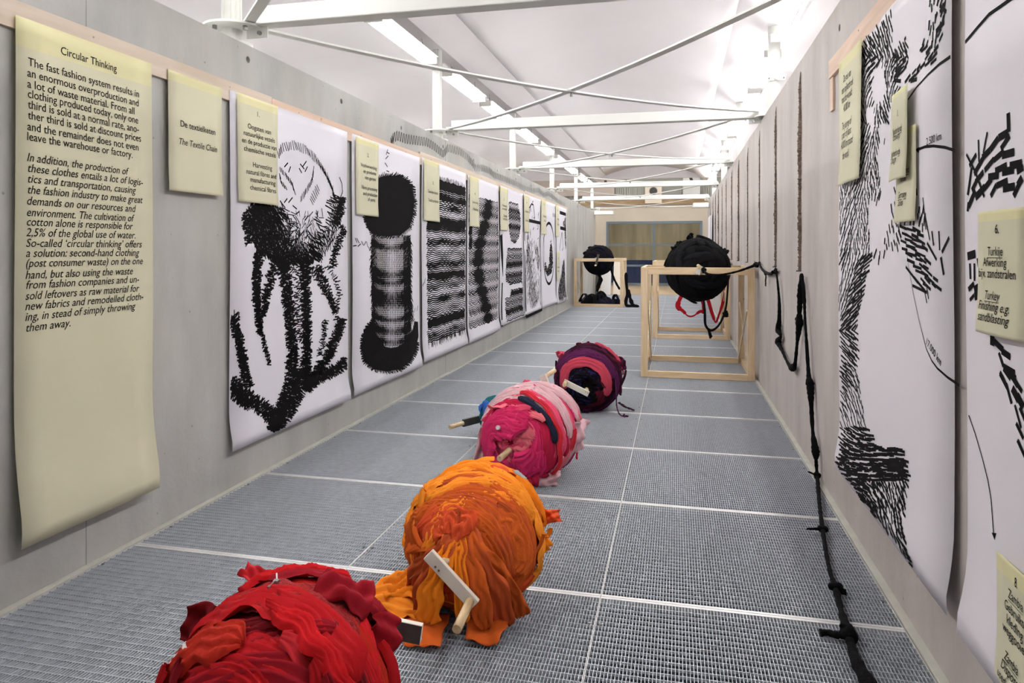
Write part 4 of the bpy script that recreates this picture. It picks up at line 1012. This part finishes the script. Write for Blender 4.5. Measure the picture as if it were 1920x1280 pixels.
rag(red, RED[2], (-.232, .05, .355), (-1, -.1, .1), (.1, .3, 1), .10, .085, .014)
rag(red, RED[5], (-.16, .17, .42), (-1, .1, .2), (.1, 1, .3), .08, .05, .012)
rag(red, RED[3], (.13, .06, .465), (1, .2, -.3), (.1, 1, .2), .13, .10, .02)
rag(red, RED[3], (.235, .09, .33), (.2, .3, -1), (.2, 1, .2), .11, .09, .02)
rag(red, RED[1], (-.215, -.08, .27), (-1, 0, .5), (0, 1, .2), .09, .07, .02)
# zip with its slider
MB().tube([(-.045, .05, .490), (-.035, .03, .493), (-.025, .01, .494)], .002, 6).build('zip_teeth', M_GALV2, red)
MB().box(-.03, -.018, -.002, .010, .490, .497).tube([(-.025, 0, .497), (-.028, -.022, .494)], .0015, 6).tube([(-.028, -.020, .494), (-.029, -.027, .493)], .003, 8).build('zip_slider', M_BOLT, red)
for q in range(2): wrap_strip(red, cloth('white', (214, 206, 206)), .245, .28, .205, -.35 - .02*q, 2.35 + .12*q, .22, .022, .030, (.0, 0), fold=.001, puff=0, nf=1, n=14, k=5, name='white_stripe')
crank(red, .36, 1, .225, (1, -.14), .24, handle=0, dark=True, y_in=.2, hgt=.055)

# orange roll
ORA = [cloth('orange', (238, 132, 26)), cloth('bright_orange', (248, 150, 44)), cloth('burnt_orange', (204, 92, 32)), cloth('terracotta', (190, 82, 40)), cloth('vermilion', (218, 84, 44))]
ora = roll('orange_cloth_roll', 'orange roll of wound clothes with a white crank in front', -.72, 2.51, .230, .25, .03, .225, ORA + [ORA[2], ORA[3]], ORA[3], 76, seedv=5, wd=(.03, .08), tiltmax=.45, capm=[ORA[2], ORA[3], ORA[2], ORA[4]])
for qi, (s0, p0, dp, wdt, mi) in enumerate(((.25, .2, 2.8, .07, 1), (.45, .1, 2.9, .06, 0), (.1, .9, 2.1, .05, 1), (-.05, -.3, 1.4, .05, 1), (.6, .3, 2.6, .06, 1), (-.25, 2.2, 1.4, .05, 0), (.32, 1.5, 1.7, .06, 1), (-.1, .3, 2.4, .05, 1), (.0, .6, 2.2, .04, 0), (-.2, .9, 1.5, .045, 1), (.15, .0, 2.9, .05, 1), (-.3, -.4, 1.3, .04, 1), (.35, .1, 2.8, .05, 0), (-.15, 2.0, 1.5, .05, 1), (.7, .3, 2.4, .06, 1))):
    wrap_strip(ora, ORA[mi], .222, .245, .218, s0, p0, dp, wdt, .008 + .0022 * qi, (rng.uniform(-.35, .35), rng.uniform(-.2, .3)), fold=.011, nf=2.5)
for qi, (s0, p0, dp, wdt, mi, tl) in enumerate(((-.72, .2, 2.6, .06, 2, .35), (-.6, 1.0, 2.4, .05, 3, -.3), (-.82, .6, 1.8, .05, 2, .2), (-.5, -.2, 2.0, .055, 3, .4), (-.68, 1.7, 1.6, .05, 1, -.45), (-.42, .2, 1.5, .045, 1, -.5), (-.9, .9, 1.3, .05, 4, .1), (-.75, -.5, 1.6, .06, 2, -.2), (-.55, 2.0, 1.5, .05, 2, .2))):
    wrap_strip(ora, ORA[mi], .222, .245, .218, s0, p0, dp, wdt, .010 + .002 * qi, (tl, rng.uniform(-.2, .4)), fold=.010, nf=2.5)
# pieces draped from the axle down the near face
for i, (xa, xb, yb, zb, mi, wdt) in enumerate(((-.02, -.09, -.31, .05, 0, .08), (.03, .10, -.29, .04, 2, .07), (.01, .03, -.30, .06, 0, .05), (-.03, -.13, -.25, .03, 3, .07), (.05, .16, -.24, .03, 3, .08), (.06, .20, -.17, .03, 2, .07), (-.04, -.20, -.15, .05, 3, .06))):
    ribbon(ora, ORA[mi], [(xa*.3, -.22, .33), (xa*1.2, -.27, .28), (xb*.8, (yb-.27)/2 - .02, .17), (xb, yb, zb)], wdt, up=(0, -1, .3), fold=.012, nf=2.5, n=40)
for i in range(0):
    a = (.5, 1.9, 2.7)[i]; ribbon(ora, ORA[2 + i % 3], [(math.cos(a)*.04, -.265, .25 + .04*math.sin(a)), (math.cos(a)*.12, -.25, .25 + math.sin(a)*.12), (math.cos(a+.2)*.19, -.19, .25 + math.sin(a+.2)*.18), (math.cos(a+.3)*.24, -.08, .25 + math.sin(a+.3)*.23)], .06, up=(0, -1, .2), fold=.012, nf=2.2, n=36)
ribbon(ora, ORA[0], [(-.05, -.24, .10), (-.14, -.20, .09), (-.22, -.14, .07), (-.30, -.12, .035), (-.36, -.15, .02)], [.10, .12, .11, .10], fold=.022, nf=2.2, n=60, k=15)
ribbon(ora, ORA[1], [(-.16, -.12, .13), (-.24, -.06, .09), (-.31, -.08, .05), (-.29, -.14, .02)], [.07, .09, .09, .07], fold=.018, nf=2, n=50, k=13)
ribbon(ora, ORA[0], [(-.08, -.20, .12), (-.17, -.17, .12), (-.25, -.16, .09), (-.33, -.13, .05), (-.35, -.08, .02)], [.09, .11, .10, .08], up=(0, -.5, 1), fold=.02, nf=3, n=60, k=15)
ribbon(ora, ORA[1], [(-.12, -.26, .05), (-.20, -.24, .06), (-.28, -.20, .05), (-.36, -.19, .03), (-.39, -.15, .015)], [.07, .10, .11, .08], up=(0, -.6, 1), fold=.018, nf=3, n=60, k=15)
rag(ora, ORA[2], (-.10, -.31, .034), (1, .2, 0), (.1, 1, .15), .14, .15, .008); rag(ora, ORA[2], (.10, -.27, .042), (1, -.1, 0), (0, 1, .35), .12, .12, .008)
rag(ora, ORA[1], (-.215, .10, .36), (.4, .3, 1), (.2, 1, 0), .09, .06, .02); rag(ora, ORA[4], (.06, .06, .462), (1, .3, -.1), (0, 1, 0), .13, .07, .012)
rag(ora, ORA[0], (.255, .02, .20), (.2, 1, 0), (.3, 0, 1), .07, .08, .02); rag(ora, ORA[4], (.262, .12, .27), (1, .2, .1), (0, .4, 1), .07, .05, .015)
rag(ora, cloth('grey_lining', (150, 158, 156)), (.15, .08, .435), (1, -.2, -.6), (.2, 1, 0), .05, .025, .003, name='grey_lining')
ribbon(ora, MATS['cloth_white'], [(-.155, -.345, .045), (-.12, -.36, .048), (-.085, -.385, .034)], .008, fold=0, nf=1, n=14, k=3, name='white_piping')
rag(ora, mat('brass_tag', srgb(190, 160, 110), .4, .5), (-.165, -.225, .165), (1, -.2, .9), (.3, 1, 0), .05, .018, .001, name='fly_placket')
crank(ora, .315, -1, .245, (.72, -.69), .165, handle=.155, y_in=.15, back=.055, handle_dir=(-.02, -1, -.09), tip=-.045)

# pink roll
PNK = [cloth('pink', (226, 84, 116)), cloth('hot_pink', (214, 48, 104)), cloth('salmon', (232, 116, 128)), cloth('pale_pink', (222, 182, 188)), cloth('raspberry', (186, 32, 68)), cloth('rose_red', (214, 48, 62))]
HOT = [PNK[1], PNK[0], PNK[4], PNK[0], PNK[2]]
pnk = roll('pink_cloth_roll', 'pink roll of wound clothes with pale pink and navy strips', -.805, 3.95, .24, .30, -.24, .24, PNK + [PNK[0], PNK[1], PNK[4]], PNK[4], 84, seedv=23, capm=HOT, wd=(.03, .07), tiltmax=.2)
for qi in range(17):
    wrap_strip(pnk, PNK[(0, 4, 2, 0, 1, 3, 0, 2, 4, 0, 3, 1, 0, 3, 2, 0, 3)[qi]], .24, .30, .24, -.55 + 1.4 * ((qi * 7) % 17) / 17, rng.uniform(-.8, .4), rng.uniform(2.6, 3.9), rng.uniform(.024, .038), .008 + .0012 * qi, (rng.uniform(-.18, .18), rng.uniform(-.1, .2)), fold=.007, nf=1.5, loose=rng.choice([0, .03]))
for s0, tl in ((.35, .1), (.55, -.1), (.15, .25), (.72, .1), (.45, -.25), (-.05, .2), (-.25, -.1), (.02, -.3)):
    wrap_strip(pnk, PNK[3], .24, .30, .24, s0, rng.uniform(-.5, .5), 3.2, .026, .032, (tl, .1), fold=.007, nf=1.8)
wrap_strip(pnk, cloth('navy', (36, 42, 62)), .24, .30, .24, -.52, .1, 1.4, .035, .030, (.1, .1), fold=.006, nf=1.5)
wrap_strip(pnk, PNK[5], .24, .30, .24, -.36, -.7, 2.2, .025, .036, (.2, .1), fold=.006, nf=1.5)
for q in range(5): wrap_strip(pnk, PNK[1], .24, .30, .24, -.78 - .03*q, rng.uniform(0, 2), 4.5, .06, .018, (rng.uniform(-.1, .1), .1), fold=.014, nf=2.5)
rag(pnk, PNK[3], (-.02, -.03, .505), (1, .1, 0), (0, 1, -.2), .11, .12, .012); rag(pnk, PNK[3], (.26, .10, .21), (.3, 1, 0), (.35, 0, 1), .14, .20, .03)
rag(pnk, PNK[3], (.16, -.16, .05), (1, .3, 0), (0, .4, 1), .14, .09, .02); rag(pnk, PNK[2], (-.09, -.20, .42), (1, .1, .1), (0, 1, -.5), .13, .07, .014); rag(pnk, PNK[0], (-.10, .14, .49), (1, 0, .1), (.2, 1, 0), .11, .06, .02)
rag(pnk, PNK[3], (-.24, -.17, .14), (.2, .3, 1), (1, .8, 0), .22, .08, .02); rag(pnk, PNK[4], (.10, -.25, .08), (1, .4, 0), (0, .1, 1), .12, .12, .02); rag(pnk, PNK[5], (.02, -.12, .46), (1, .1, 0), (0, 1, -.4), .08, .06, .018)
MB().tube([(-.05, -.315, .33), (-.05, -.325, .333)], .012, 12).build('press_stud', M_GALV2, pnk)
crank(pnk, .37, 1, .25, (-.40, 1), .27, handle=.13, y_in=.2, handle_dir=(.12, 1, .22)); MB().tube([(0, -.2, .22), (-.01, -.38, .185)], .016, 14).build('axle_stub', M_DOWEL, pnk, smooth=True)

# teal bundle behind the pink roll
teal = empty('teal_cloth_roll', (-1.13, 4.58, 0), 'small blue and teal cloth roll with a dark crank, half hidden behind the pink roll', 'cloth roll', 'rolls of wound clothing strips', rz=-.85)
TL = [cloth('teal', (16, 132, 134)), cloth('blue', (44, 92, 170)), cloth('dark_teal', (10, 88, 92))]
core(teal, TL[2], .125, .16, .165)
for i in range(14): wrap_strip(teal, TL[i % 3], .14, .17, .165, rng.uniform(-.85, .85), rng.uniform(0, 6), rng.uniform(3, 6), rng.uniform(.03, .06), -.008 + .018*i/14, (rng.uniform(-.3, .3), rng.uniform(-.3, .3)), fold=.008, n=50, k=9)
def onz(u, v, z): d = ray(u, v); k = (z - CH) / d[2]; return Matrix.Rotation(.85, 4, 'Z') @ (Vector((d[0]*k, d[1]*k, z)) - Vector((-1.13, 4.58, 0)))
ta, tb, tc_ = onz(868, 793, .12), onz(916, 781, .12), onz(843, 801, .115)
MB().bar(ta, tb, .018, .05).build('crank_arm', M_ARMD, teal, bev=.002); MB().tube([ta, tc_], .0145, 14).build('handle', M_DOWEL, teal, smooth=True)
MB().tube([tb, (0, 0, .14)], .016, 12).build('axle', M_DOWEL, teal, smooth=True)

# purple roll
PUR = [cloth('plum', (74, 18, 50)), cloth('dark_plum', (44, 10, 28)), cloth('purple', (84, 28, 72)), cloth('wine', (88, 16, 38)), cloth('rose', (196, 70, 90))]
NAV = [cloth('ink_blue', (20, 17, 42)), cloth('near_black', (12, 8, 14)), cloth('violet_blue', (40, 34, 86))]
pur = roll('purple_cloth_roll', 'dark purple roll of wound clothes, farthest on the floor in the row', -.69, 5.68, .256, .25, .02, .256, PUR[:4] + PUR[:3] + [PUR[1]], PUR[1], 90, seedv=31, capm=[NAV[1], NAV[1], NAV[0], PUR[1]], capt=-.84, tiltmax=.12, wd=(.025, .06))
wrap_strip(pur, PUR[4], .256, .25, .256, -.855, -.5, 3.9, .035, .036, (0, .05), fold=.01, nf=2)
wrap_strip(pur, PUR[4], .256, .25, .256, .12, .1, 1.3, .03, .028, (.1, .05), fold=.008, nf=1.5); wrap_strip(pur, PUR[2], .256, .25, .256, -.72, .2, 2.6, .05, .03, (0, .05), fold=.01, nf=2)
for q in range(6): wrap_strip(pur, NAV[(1, 0, 1, 2, 1, 1)[q]], .256, .25, .256, -.88 - .018*q, rng.uniform(-.5, 1), 4.5, .05, .012, (rng.uniform(-.1, .1), .05), fold=.012, nf=2.5)
rag(pur, PUR[4], (-.205, -.05, .44), (1, .2, .3), (0, .5, 1), .09, .07, .02); rag(pur, PUR[0], (.255, -.02, .38), (1, .2, 0), (0, .5, 1), .09, .11, .022); rag(pur, PUR[3], (-.05, .05, .52), (1, .2, 0), (0, 1, .3), .10, .05, .02)
ribbon(pur, PUR[2], [(.22, -.14, .30), (.235, -.19, .18), (.24, -.20, .07), (.27, -.22, .01), (.33, -.22, .006)], .04, up=(1, 0, 0), n=40)
ribbon(pur, PUR[1], [(.24, .0, .06), (.30, -.02, .03), (.37, -.03, .01)], .04, n=20)
crank(pur, .36, -1, .20, (-1, .46), .19, handle=.10, y_in=.1, back=.02, tip=.02, r_ax=.017)

# balls on the frames
BLK = [cloth('black', (11, 10, 13), .3), cloth('soft_black', (20, 19, 24), .3), cloth('deep_black', (7, 6, 8), .3)]
def ball(name, label, x, y, z, R, L, mats, ns, sd, yaw=0):
    global rng
    rng = np.random.default_rng(sd)
    r = empty(name, (x, y, z), label, 'cloth ball', 'cloth balls hung in the pine frames', rz=yaw)
    core(r, mats[0], R - .02, L - .02, 0, False)
    for i in range(ns):
        f = i/ns; wrap_strip(r, mats[int(rng.integers(len(mats)))], R, L, 0, rng.uniform(-.92, .92), rng.uniform(0, 6.28), rng.uniform(3, 7), rng.uniform(.03, .08), -.012 + .026*f, (rng.uniform(-.6, .6), rng.uniform(-.6, .6)), fold=rng.uniform(.006, .011), clamp=False, loose=rng.choice([0, 0, .04]), n=70, k=11)
    return r
bb = ball('black_cloth_ball', 'big black cloth ball in the nearest pine frame', .225, 7.80, 1.078, .325, .30, BLK, 46, 3)
MB().tube([(0, -.62, 0.045), (0, .6, 0.045)], .018, 14).build('axle', M_DOWEL, bb, smooth=True)
rag(bb, BLK[0], (-.22, -.08, .27), (1, .1, .6), (0, 1, .3), .12, .09, .02); rag(bb, BLK[0], (-.08, -.05, .345), (.3, .1, 1), (1, .5, 0), .09, .06, .015); rag(bb, BLK[1], (.27, -.05, .22), (1, .1, -.5), (0, 1, .3), .11, .08, .02)
MB().bar((.02, -.60, .05), (-.02, -.60, -.03), .05, .02, (0, 1, 0)).build('crank_arm', M_ARM, bb)
ribbon(bb, BLK[0], [(.06, -.2, -.30), (.07, -.22, -.45), (.08, -.2, -.58), (.14, -.2, -.63), (.22, -.2, -.56), (.28, -.2, -.40), (.30, -.2, -.2), (.31, -.15, -.05)], .022, up=(0, -1, 0), n=60, k=5, name='hanging_strip')
rag(bb, BLK[2], (.12, -.2, -.66), (.3, 0, -1), (1, 0, 0), .10, .03, .01); rag(bb, BLK[2], (.28, -.2, -.46), (.3, 0, -1), (1, 0, .3), .06, .05, .01)
rb = ball('wine_cloth_ball', 'dark wine red cloth ball mostly hidden behind the big black ball', .27, 10.97, 1.03, .30, .30, [cloth('deep_wine', (60, 14, 24)), PUR[1], cloth('scarlet', (164, 18, 28))], 26, 8)
MB().tube([(0, -.52, 0.055), (0, .52, 0.055)], .018, 12).build('axle', M_DOWEL, rb, smooth=True)
SC = MATS['cloth_scarlet']
def ony(u, v, Y): d = ray(u, v); k = Y / d[1]; return (d[0]*k - .27, Y - 10.97, CH + d[2]*k - 1.03)
ribbon(rb, SC, [ony(*q, 10.7) for q in [(1285,545),(1276,558),(1271,574),(1281,583),(1290,592),(1300,592),(1312,584),(1320,582),(1316,562),(1314,545)]], [.03, .06, .08, .05, .02, .02, .04, .06, .04, .03], up=(0, -1, 0), n=70, k=7, name='hanging_strip')
ribbon(rb, SC, [ony(*q, 10.7) for q in [(1322,545),(1328,563),(1336,590),(1342,604),(1348,590),(1355,568),(1361,540),(1363,520),(1364,485)]], [.03, .05, .05, .03, .03, .04, .04, .03, .03], up=(0, -1, 0), n=70, k=7, name='hanging_strip')
if False: ribbon(rb, SC, [(-.22, -.25, -.18), (-.30, -.28, -.34), (-.20, -.28, -.36), (-.10, -.28, -.46), (.02, -.28, -.50), (.12, -.28, -.42), (.20, -.28, -.36), (.16, -.25, -.22)], [.07, .10, .06, .03, .03, .05, .07, .05], up=(0, -1, 0), n=70, k=7, name='hanging_strip')
if False: ribbon(rb, SC, [(.24, -.25, -.12), (.32, -.28, -.30), (.40, -.28, -.48), (.46, -.28, -.57), (.50, -.28, -.50), (.54, -.26, -.25), (.56, -.2, -.05), (.46, -.15, .1)], [.05, .07, .05, .03, .03, .05], up=(0, -1, 0), n=70, k=7, name='hanging_strip')
nb = ball('navy_cloth_ball', 'navy cloth ball in the far pine frame by the left wall', -1.76, 16.5, 1.055, .34, .32, [cloth('midnight', (15, 15, 36), .3), NAV[1], BLK[0]], 34, 9)
MB().tube([(0, -.66, 0.045), (0, .56, 0.045)], .018, 12).build('axle', M_DOWEL, nb, smooth=True)
MB().bar((.06, -.64, .14), (.0, -.64, -.12), .05, .02, (0, 1, 0)).build('crank_arm', M_ARMD, nb); MB().tube([(0, -.64, -.11), (0, -.75, -.11)], .02, 10).build('handle', M_DOWEL, nb)
rag(nb, BLK[0], (-.30, -.1, .16), (1, 0, .5), (0, .3, 1), .12, .10, .03); rag(nb, BLK[0], (-.20, -.05, .28), (1, 0, .5), (0, .3, 1), .10, .10, .03)
ribbon(nb, BLK[0], [(.0, -.1, -.30), (.05, -.1, -.45), (.0, -.1, -.60), (-.03, -.1, -.74)], [.08, .10, .07], up=(0, -1, 0), n=30, name='hanging_strip')
ribbon(nb, BLK[0], [(.28, -.1, -.10), (.33, -.1, -.35), (.42, -.1, -.55), (.50, -.1, -.68)], .05, up=(0, -1, 0), n=30, name='hanging_strip')
# pile under it
pile = empty('cloth_pile', (-1.72, 16.45, 0), 'dark navy cloth heap on the floor inside the far pine frame', 'cloth heap')
for i, (dx, dy, rr, hh) in enumerate(((-.2, 0, .2, .24), (.0, .1, .18, .30), (.15, -.05, .2, .18), (.34, .05, .14, .14), (-.32, .1, .13, .14), (.05, -.2, .18, .15))):
    n, k = 16, 22; G = np.zeros((n, k+1, 3)); a = rng.uniform(0, 6, 3)
    for p in range(n):
        t = p/(n-1)
        for q in range(k+1):
            an = 2*math.pi*q/k; w_ = 1 + .12*math.sin(4*an + a[0] + 3*t) + .08*math.sin(9*an + a[1]); G[p, q] = (dx + rr*math.cos(t*math.pi/2)*math.cos(an)*w_, dy + rr*math.cos(t*math.pi/2)*math.sin(an)*w_, .004 + hh*math.sin(t*math.pi/2)*(1 + .1*math.sin(5*an + a[2])))
    grid_obj('heap_fold', G, (BLK[0], NAV[1], MATS['cloth_midnight'])[i % 3], pile)
for i in range(10):
    a = rng.uniform(0, 6.28); x_, y_ = rng.uniform(-.3, .3), rng.uniform(-.2, .2)
    ribbon(pile, (BLK[0], MATS['cloth_midnight'])[i % 2], [(x_, y_, .12), (x_ + .12*math.cos(a), y_ + .12*math.sin(a), .26), (x_ + .25*math.cos(a), y_ + .2*math.sin(a), .16), (x_ + .3*math.cos(a), y_ + .25*math.sin(a), .05)], .08, n=24)
o = empty('dark_cloth_band', (-1.10, 16.0, 0), 'dark cloth band hanging beside the far pine frame onto the floor', 'cloth band')
ribbon(o, BLK[0], [(.0, .1, .78), (.01, .06, .55), (.03, .05, .30), (.0, .04, .12), (.03, .0, .035), (.15, .0, .03), (.30, .0, .025)], .07, up=(0, -1, .2), n=50, name='band'); ribbon(o, BLK[0], [(.04, .08, .40), (.09, .05, .22), (.16, .02, .05), (.26, -.02, .03)], .08, up=(0, -1, .2), n=40, name='band')

# leaning boards near the far window
for i, (x, w_, mt, lb) in enumerate(((-2.22, .10, M_ARMD, 'dark board leaning by the far end of the left wall'), (-1.96, .28, M_WHITE, 'white board leaning left of the far glazing'), (-1.60, .30, mat('cream_panel', srgb(232, 222, 204), .6), 'cream board leaning before the far glazing'))):
    tag(MB().bar((x, 20.2, .003), (x, 20.55, .95), w_, .02, (0, 1, 0)).build('leaning_board', mt, bev=.002), lb, 'board', 'boards leaning at the far end')

# ------------------------------------------------------------------ frayed vertical strips on the right wall
rng = np.random.default_rng(40)
hook_z = 1.14
for k in range(12):
    y = 4.845 + 1.135 * k if k < 6 else 11.68 + 1.02 * (k - 6)
    n = 170 if k < 4 else 90; seg = 8; V = []; Fc = []
    z0_, z1_ = 1.15, 2.44
    wob = smooth_noise(n, 6, .012); thick = np.abs(1 + smooth_noise(n, 8, .9))
    rbase = (.015, .012, .008, .009)[k % 4]
    for i in range(n):
        t = i/(n-1); z = z1_ + (z0_ - z1_)*t
        r_ = rbase * (.35 + .8*thick[i]) * min(1, t*9 + .15) * (1 + .35*rng.random())
        for q in range(seg):
            a = 2*math.pi*q/seg; rr = r_ * (1 + .45*rng.random()); V.append((WR - .002 + min(0, .7*rr*math.cos(a)), y + wob[i] + rr*math.sin(a), z))
    for i in range(n-1):
        for q in range(seg): Fc.append((i*seg+q, i*seg+(q+1) % seg, (i+1)*seg+(q+1) % seg, (i+1)*seg+q))
    nm = ['nearest', 'second', 'third', 'fourth', 'fifth', 'sixth', 'seventh', 'eighth', 'ninth', 'tenth', 'eleventh', 'farthest'][k]
    s_ = empty('frayed_strip', (0, 0, 0), 'frayed brown upright strip on the right wall, %s from the viewer' % nm, 'strip', 'frayed upright strips on the right wall')
    s_.location = (WR, y, z0_)
    V = [(a - WR, b - y, c - z0_) for a, b, c in V]
    obj('fibre', V, Fc, M_ROPEBR, s_); MB().box(-.003, 0, -rbase*1.15 - .006, -rbase*1.15 - .002, 0, 1.28).build('edge_line', M_LAMP, s_)
    MB().tube([(0, 0, 0), (-.03, 0, 0)], .004, 8).build('peg', M_ARMD, s_)

# ------------------------------------------------------------------ black knotted rope
def wrp(u, v, off=.028):
    p = wl(u, v, WR - off); return (WR - off, p[0], p[1])
def fl(u, v, z=.02):
    d = ray(u, v); k = (z - CH) / d[2]; return (float(d[0]*k), float(d[1]*k), z)
rope = empty('knotted_black_rope', (WR - .03, 4.83, 0), 'long black knotted cloth rope looped from the frame over the right wall to the floor', 'rope')
inv = Vector(rope.location)
def rp(pts, rad, nm='rope_length'):
    P = [Vector(p) - inv for p in pts]; Q = []; n = len(P)*9; seg = len(P)-1; rr = []
    for i in range(n):
        t = i/(n-1)*seg; a = min(int(t), seg-1); f = t-a; p0, p1_, p2_, p3_ = P[max(a-1,0)], P[a], P[a+1], P[min(a+2, seg)]
        Q.append(.5*((2*p1_) + (p2_-p0)*f + (2*p0-5*p1_+4*p2_-p3_)*f*f + (3*p1_-p0-3*p2_+p3_)*f**3))
        rr.append((rad[a]*(1-f) + rad[min(a+1, len(rad)-1)]*f if hasattr(rad, '__len__') else rad)*rng.uniform(.85, 1.15))
    return MB().tube(Q, rr, 9).build(nm, M_BLACKCLOTH, rope, smooth=True)
def knot(p, s, dirs=()):
    c = Vector(p) - inv; bm = bmesh.new(); bmesh.ops.create_icosphere(bm, subdivisions=3, radius=s)
    a = rng.uniform(0, 6, 3)
    for v in bm.verts:
        v.co *= 1 + .18*math.sin(v.co.x*5/s*.6 + a[0]) + .15*math.sin(v.co.z*3/s + a[1]) + .1*math.sin(v.co.y*4/s + a[2]); v.co += c
        if abs(v.co.x + inv.x - WR) < .001 or v.co.x + inv.x > WR - .002: v.co.x = WR - .002 - inv.x
        if v.co.z < .002: v.co.z = .002
    me = bpy.data.meshes.new('knot'); bm.to_mesh(me); bm.free(); me.materials.append(M_BLACKCLOTH)
    for q in me.polygons: q.use_smooth = True
    o = bpy.data.objects.new('knot', me); COL.objects.link(o); o.parent = rope
    for d in dirs:
        d = Vector(d); e = c + d; ribbon(rope, M_BLACKCLOTH, [tuple(c), tuple(c.lerp(e, .5)), tuple(e)], [s*1.6, s*1.5, s*1.3], up=(1, .3, .2), fold=.003, n=12, k=5, name='knot_tail', taper=False)
hook = [wrp(1424, 492), wrp(1455, 505), wrp(1503, 514)]
rp([(.27, 7.18, 1.10), (.30, 7.1, 1.055), (.42, 7.0, 1.05), (.58, 7.08, 1.08), wrp(1418, 496, .03), hook[0]], [.014, .011, .009, .010, .014, .010])
knot((.27, 7.17, 1.085), .028, [(.03, -.01, -.05)]); knot(wrp(1417, 496, .03), .026, [(-.0, .1, .02)])
rp([hook[0], wrp(1428, 503), wrp(1436, 511), wrp(1446, 513), wrp(1454, 506), hook[1]], [.007, .010, .014, .013, .012, .008])
knot(wrp(1452, 510), .020, [(0, -.08, .03)]); knot(wrp(1436, 513), .016, [(-.0, .02, -.11)])
rp([hook[1], wrp(1458, 530), wrp(1461, 565), wrp(1461, 600), wrp(1459, 618), wrp(1464, 630), wrp(1459, 640), wrp(1467, 658), wrp(1477, 680), wrp(1486, 690), wrp(1491, 680), wrp(1495, 640), wrp(1499, 605), wrp(1499, 585), wrp(1501, 550), hook[2]],
   [.007, .008, .011, .016, .026, .008, .024, .011, .009, .022, .011, .010, .026, .013, .022, .010])
knot(wrp(1486, 689), .022); knot(wrp(1497, 600), .022, [(0, .06, .02)]); knot(wrp(1459, 612), .018, [(0, .05, -.03)]); knot(wrp(1460, 641), .018, [(0, .05, .02)])
rp([hook[2], wrp(1507, 545), wrp(1509, 590), wrp(1512, 640), wrp(1516, 700), wrp(1519, 722), wrp(1521, 760), wrp(1524, 810), wrp(1529, 845), wrp(1530, 862), wrp(1532, 890, .025), fl(1534, 915, .02), fl(1537, 950, .015), fl(1542, 990, .02), fl(1548, 1030, .014), fl(1556, 1070, .014), fl(1566, 1100, .014), fl(1576, 1140, .014), fl(1588, 1180, .02), fl(1596, 1210, .016), fl(1608, 1245, .017), fl(1640, 1300, .02)],
   [.011, .011, .008, .009, .012, .024, .013, .010, .024, .010, .009, .011, .009, .011, .009, .008, .013, .010, .018, .013, .020, .024])
knot(wrp(1518, 716), .020, [(0, .10, .01)]); knot(fl(1533, 892, .03), .018, [(-.05, 0, .02)]); knot(fl(1543, 992, .022), .019, [(-.07, -.01, .0)]); knot(fl(1566, 1100, .02), .02, [(.03, -.04, .0)])
knot(fl(1590, 1185, .028), .028, [(-.02, .02, 0)]); rp([fl(1590, 1188, .025), fl(1570, 1190, .016), fl(1552, 1186, .012), fl(1538, 1186, .010)], [.014, .011, .010, .012], 'rope_tail')
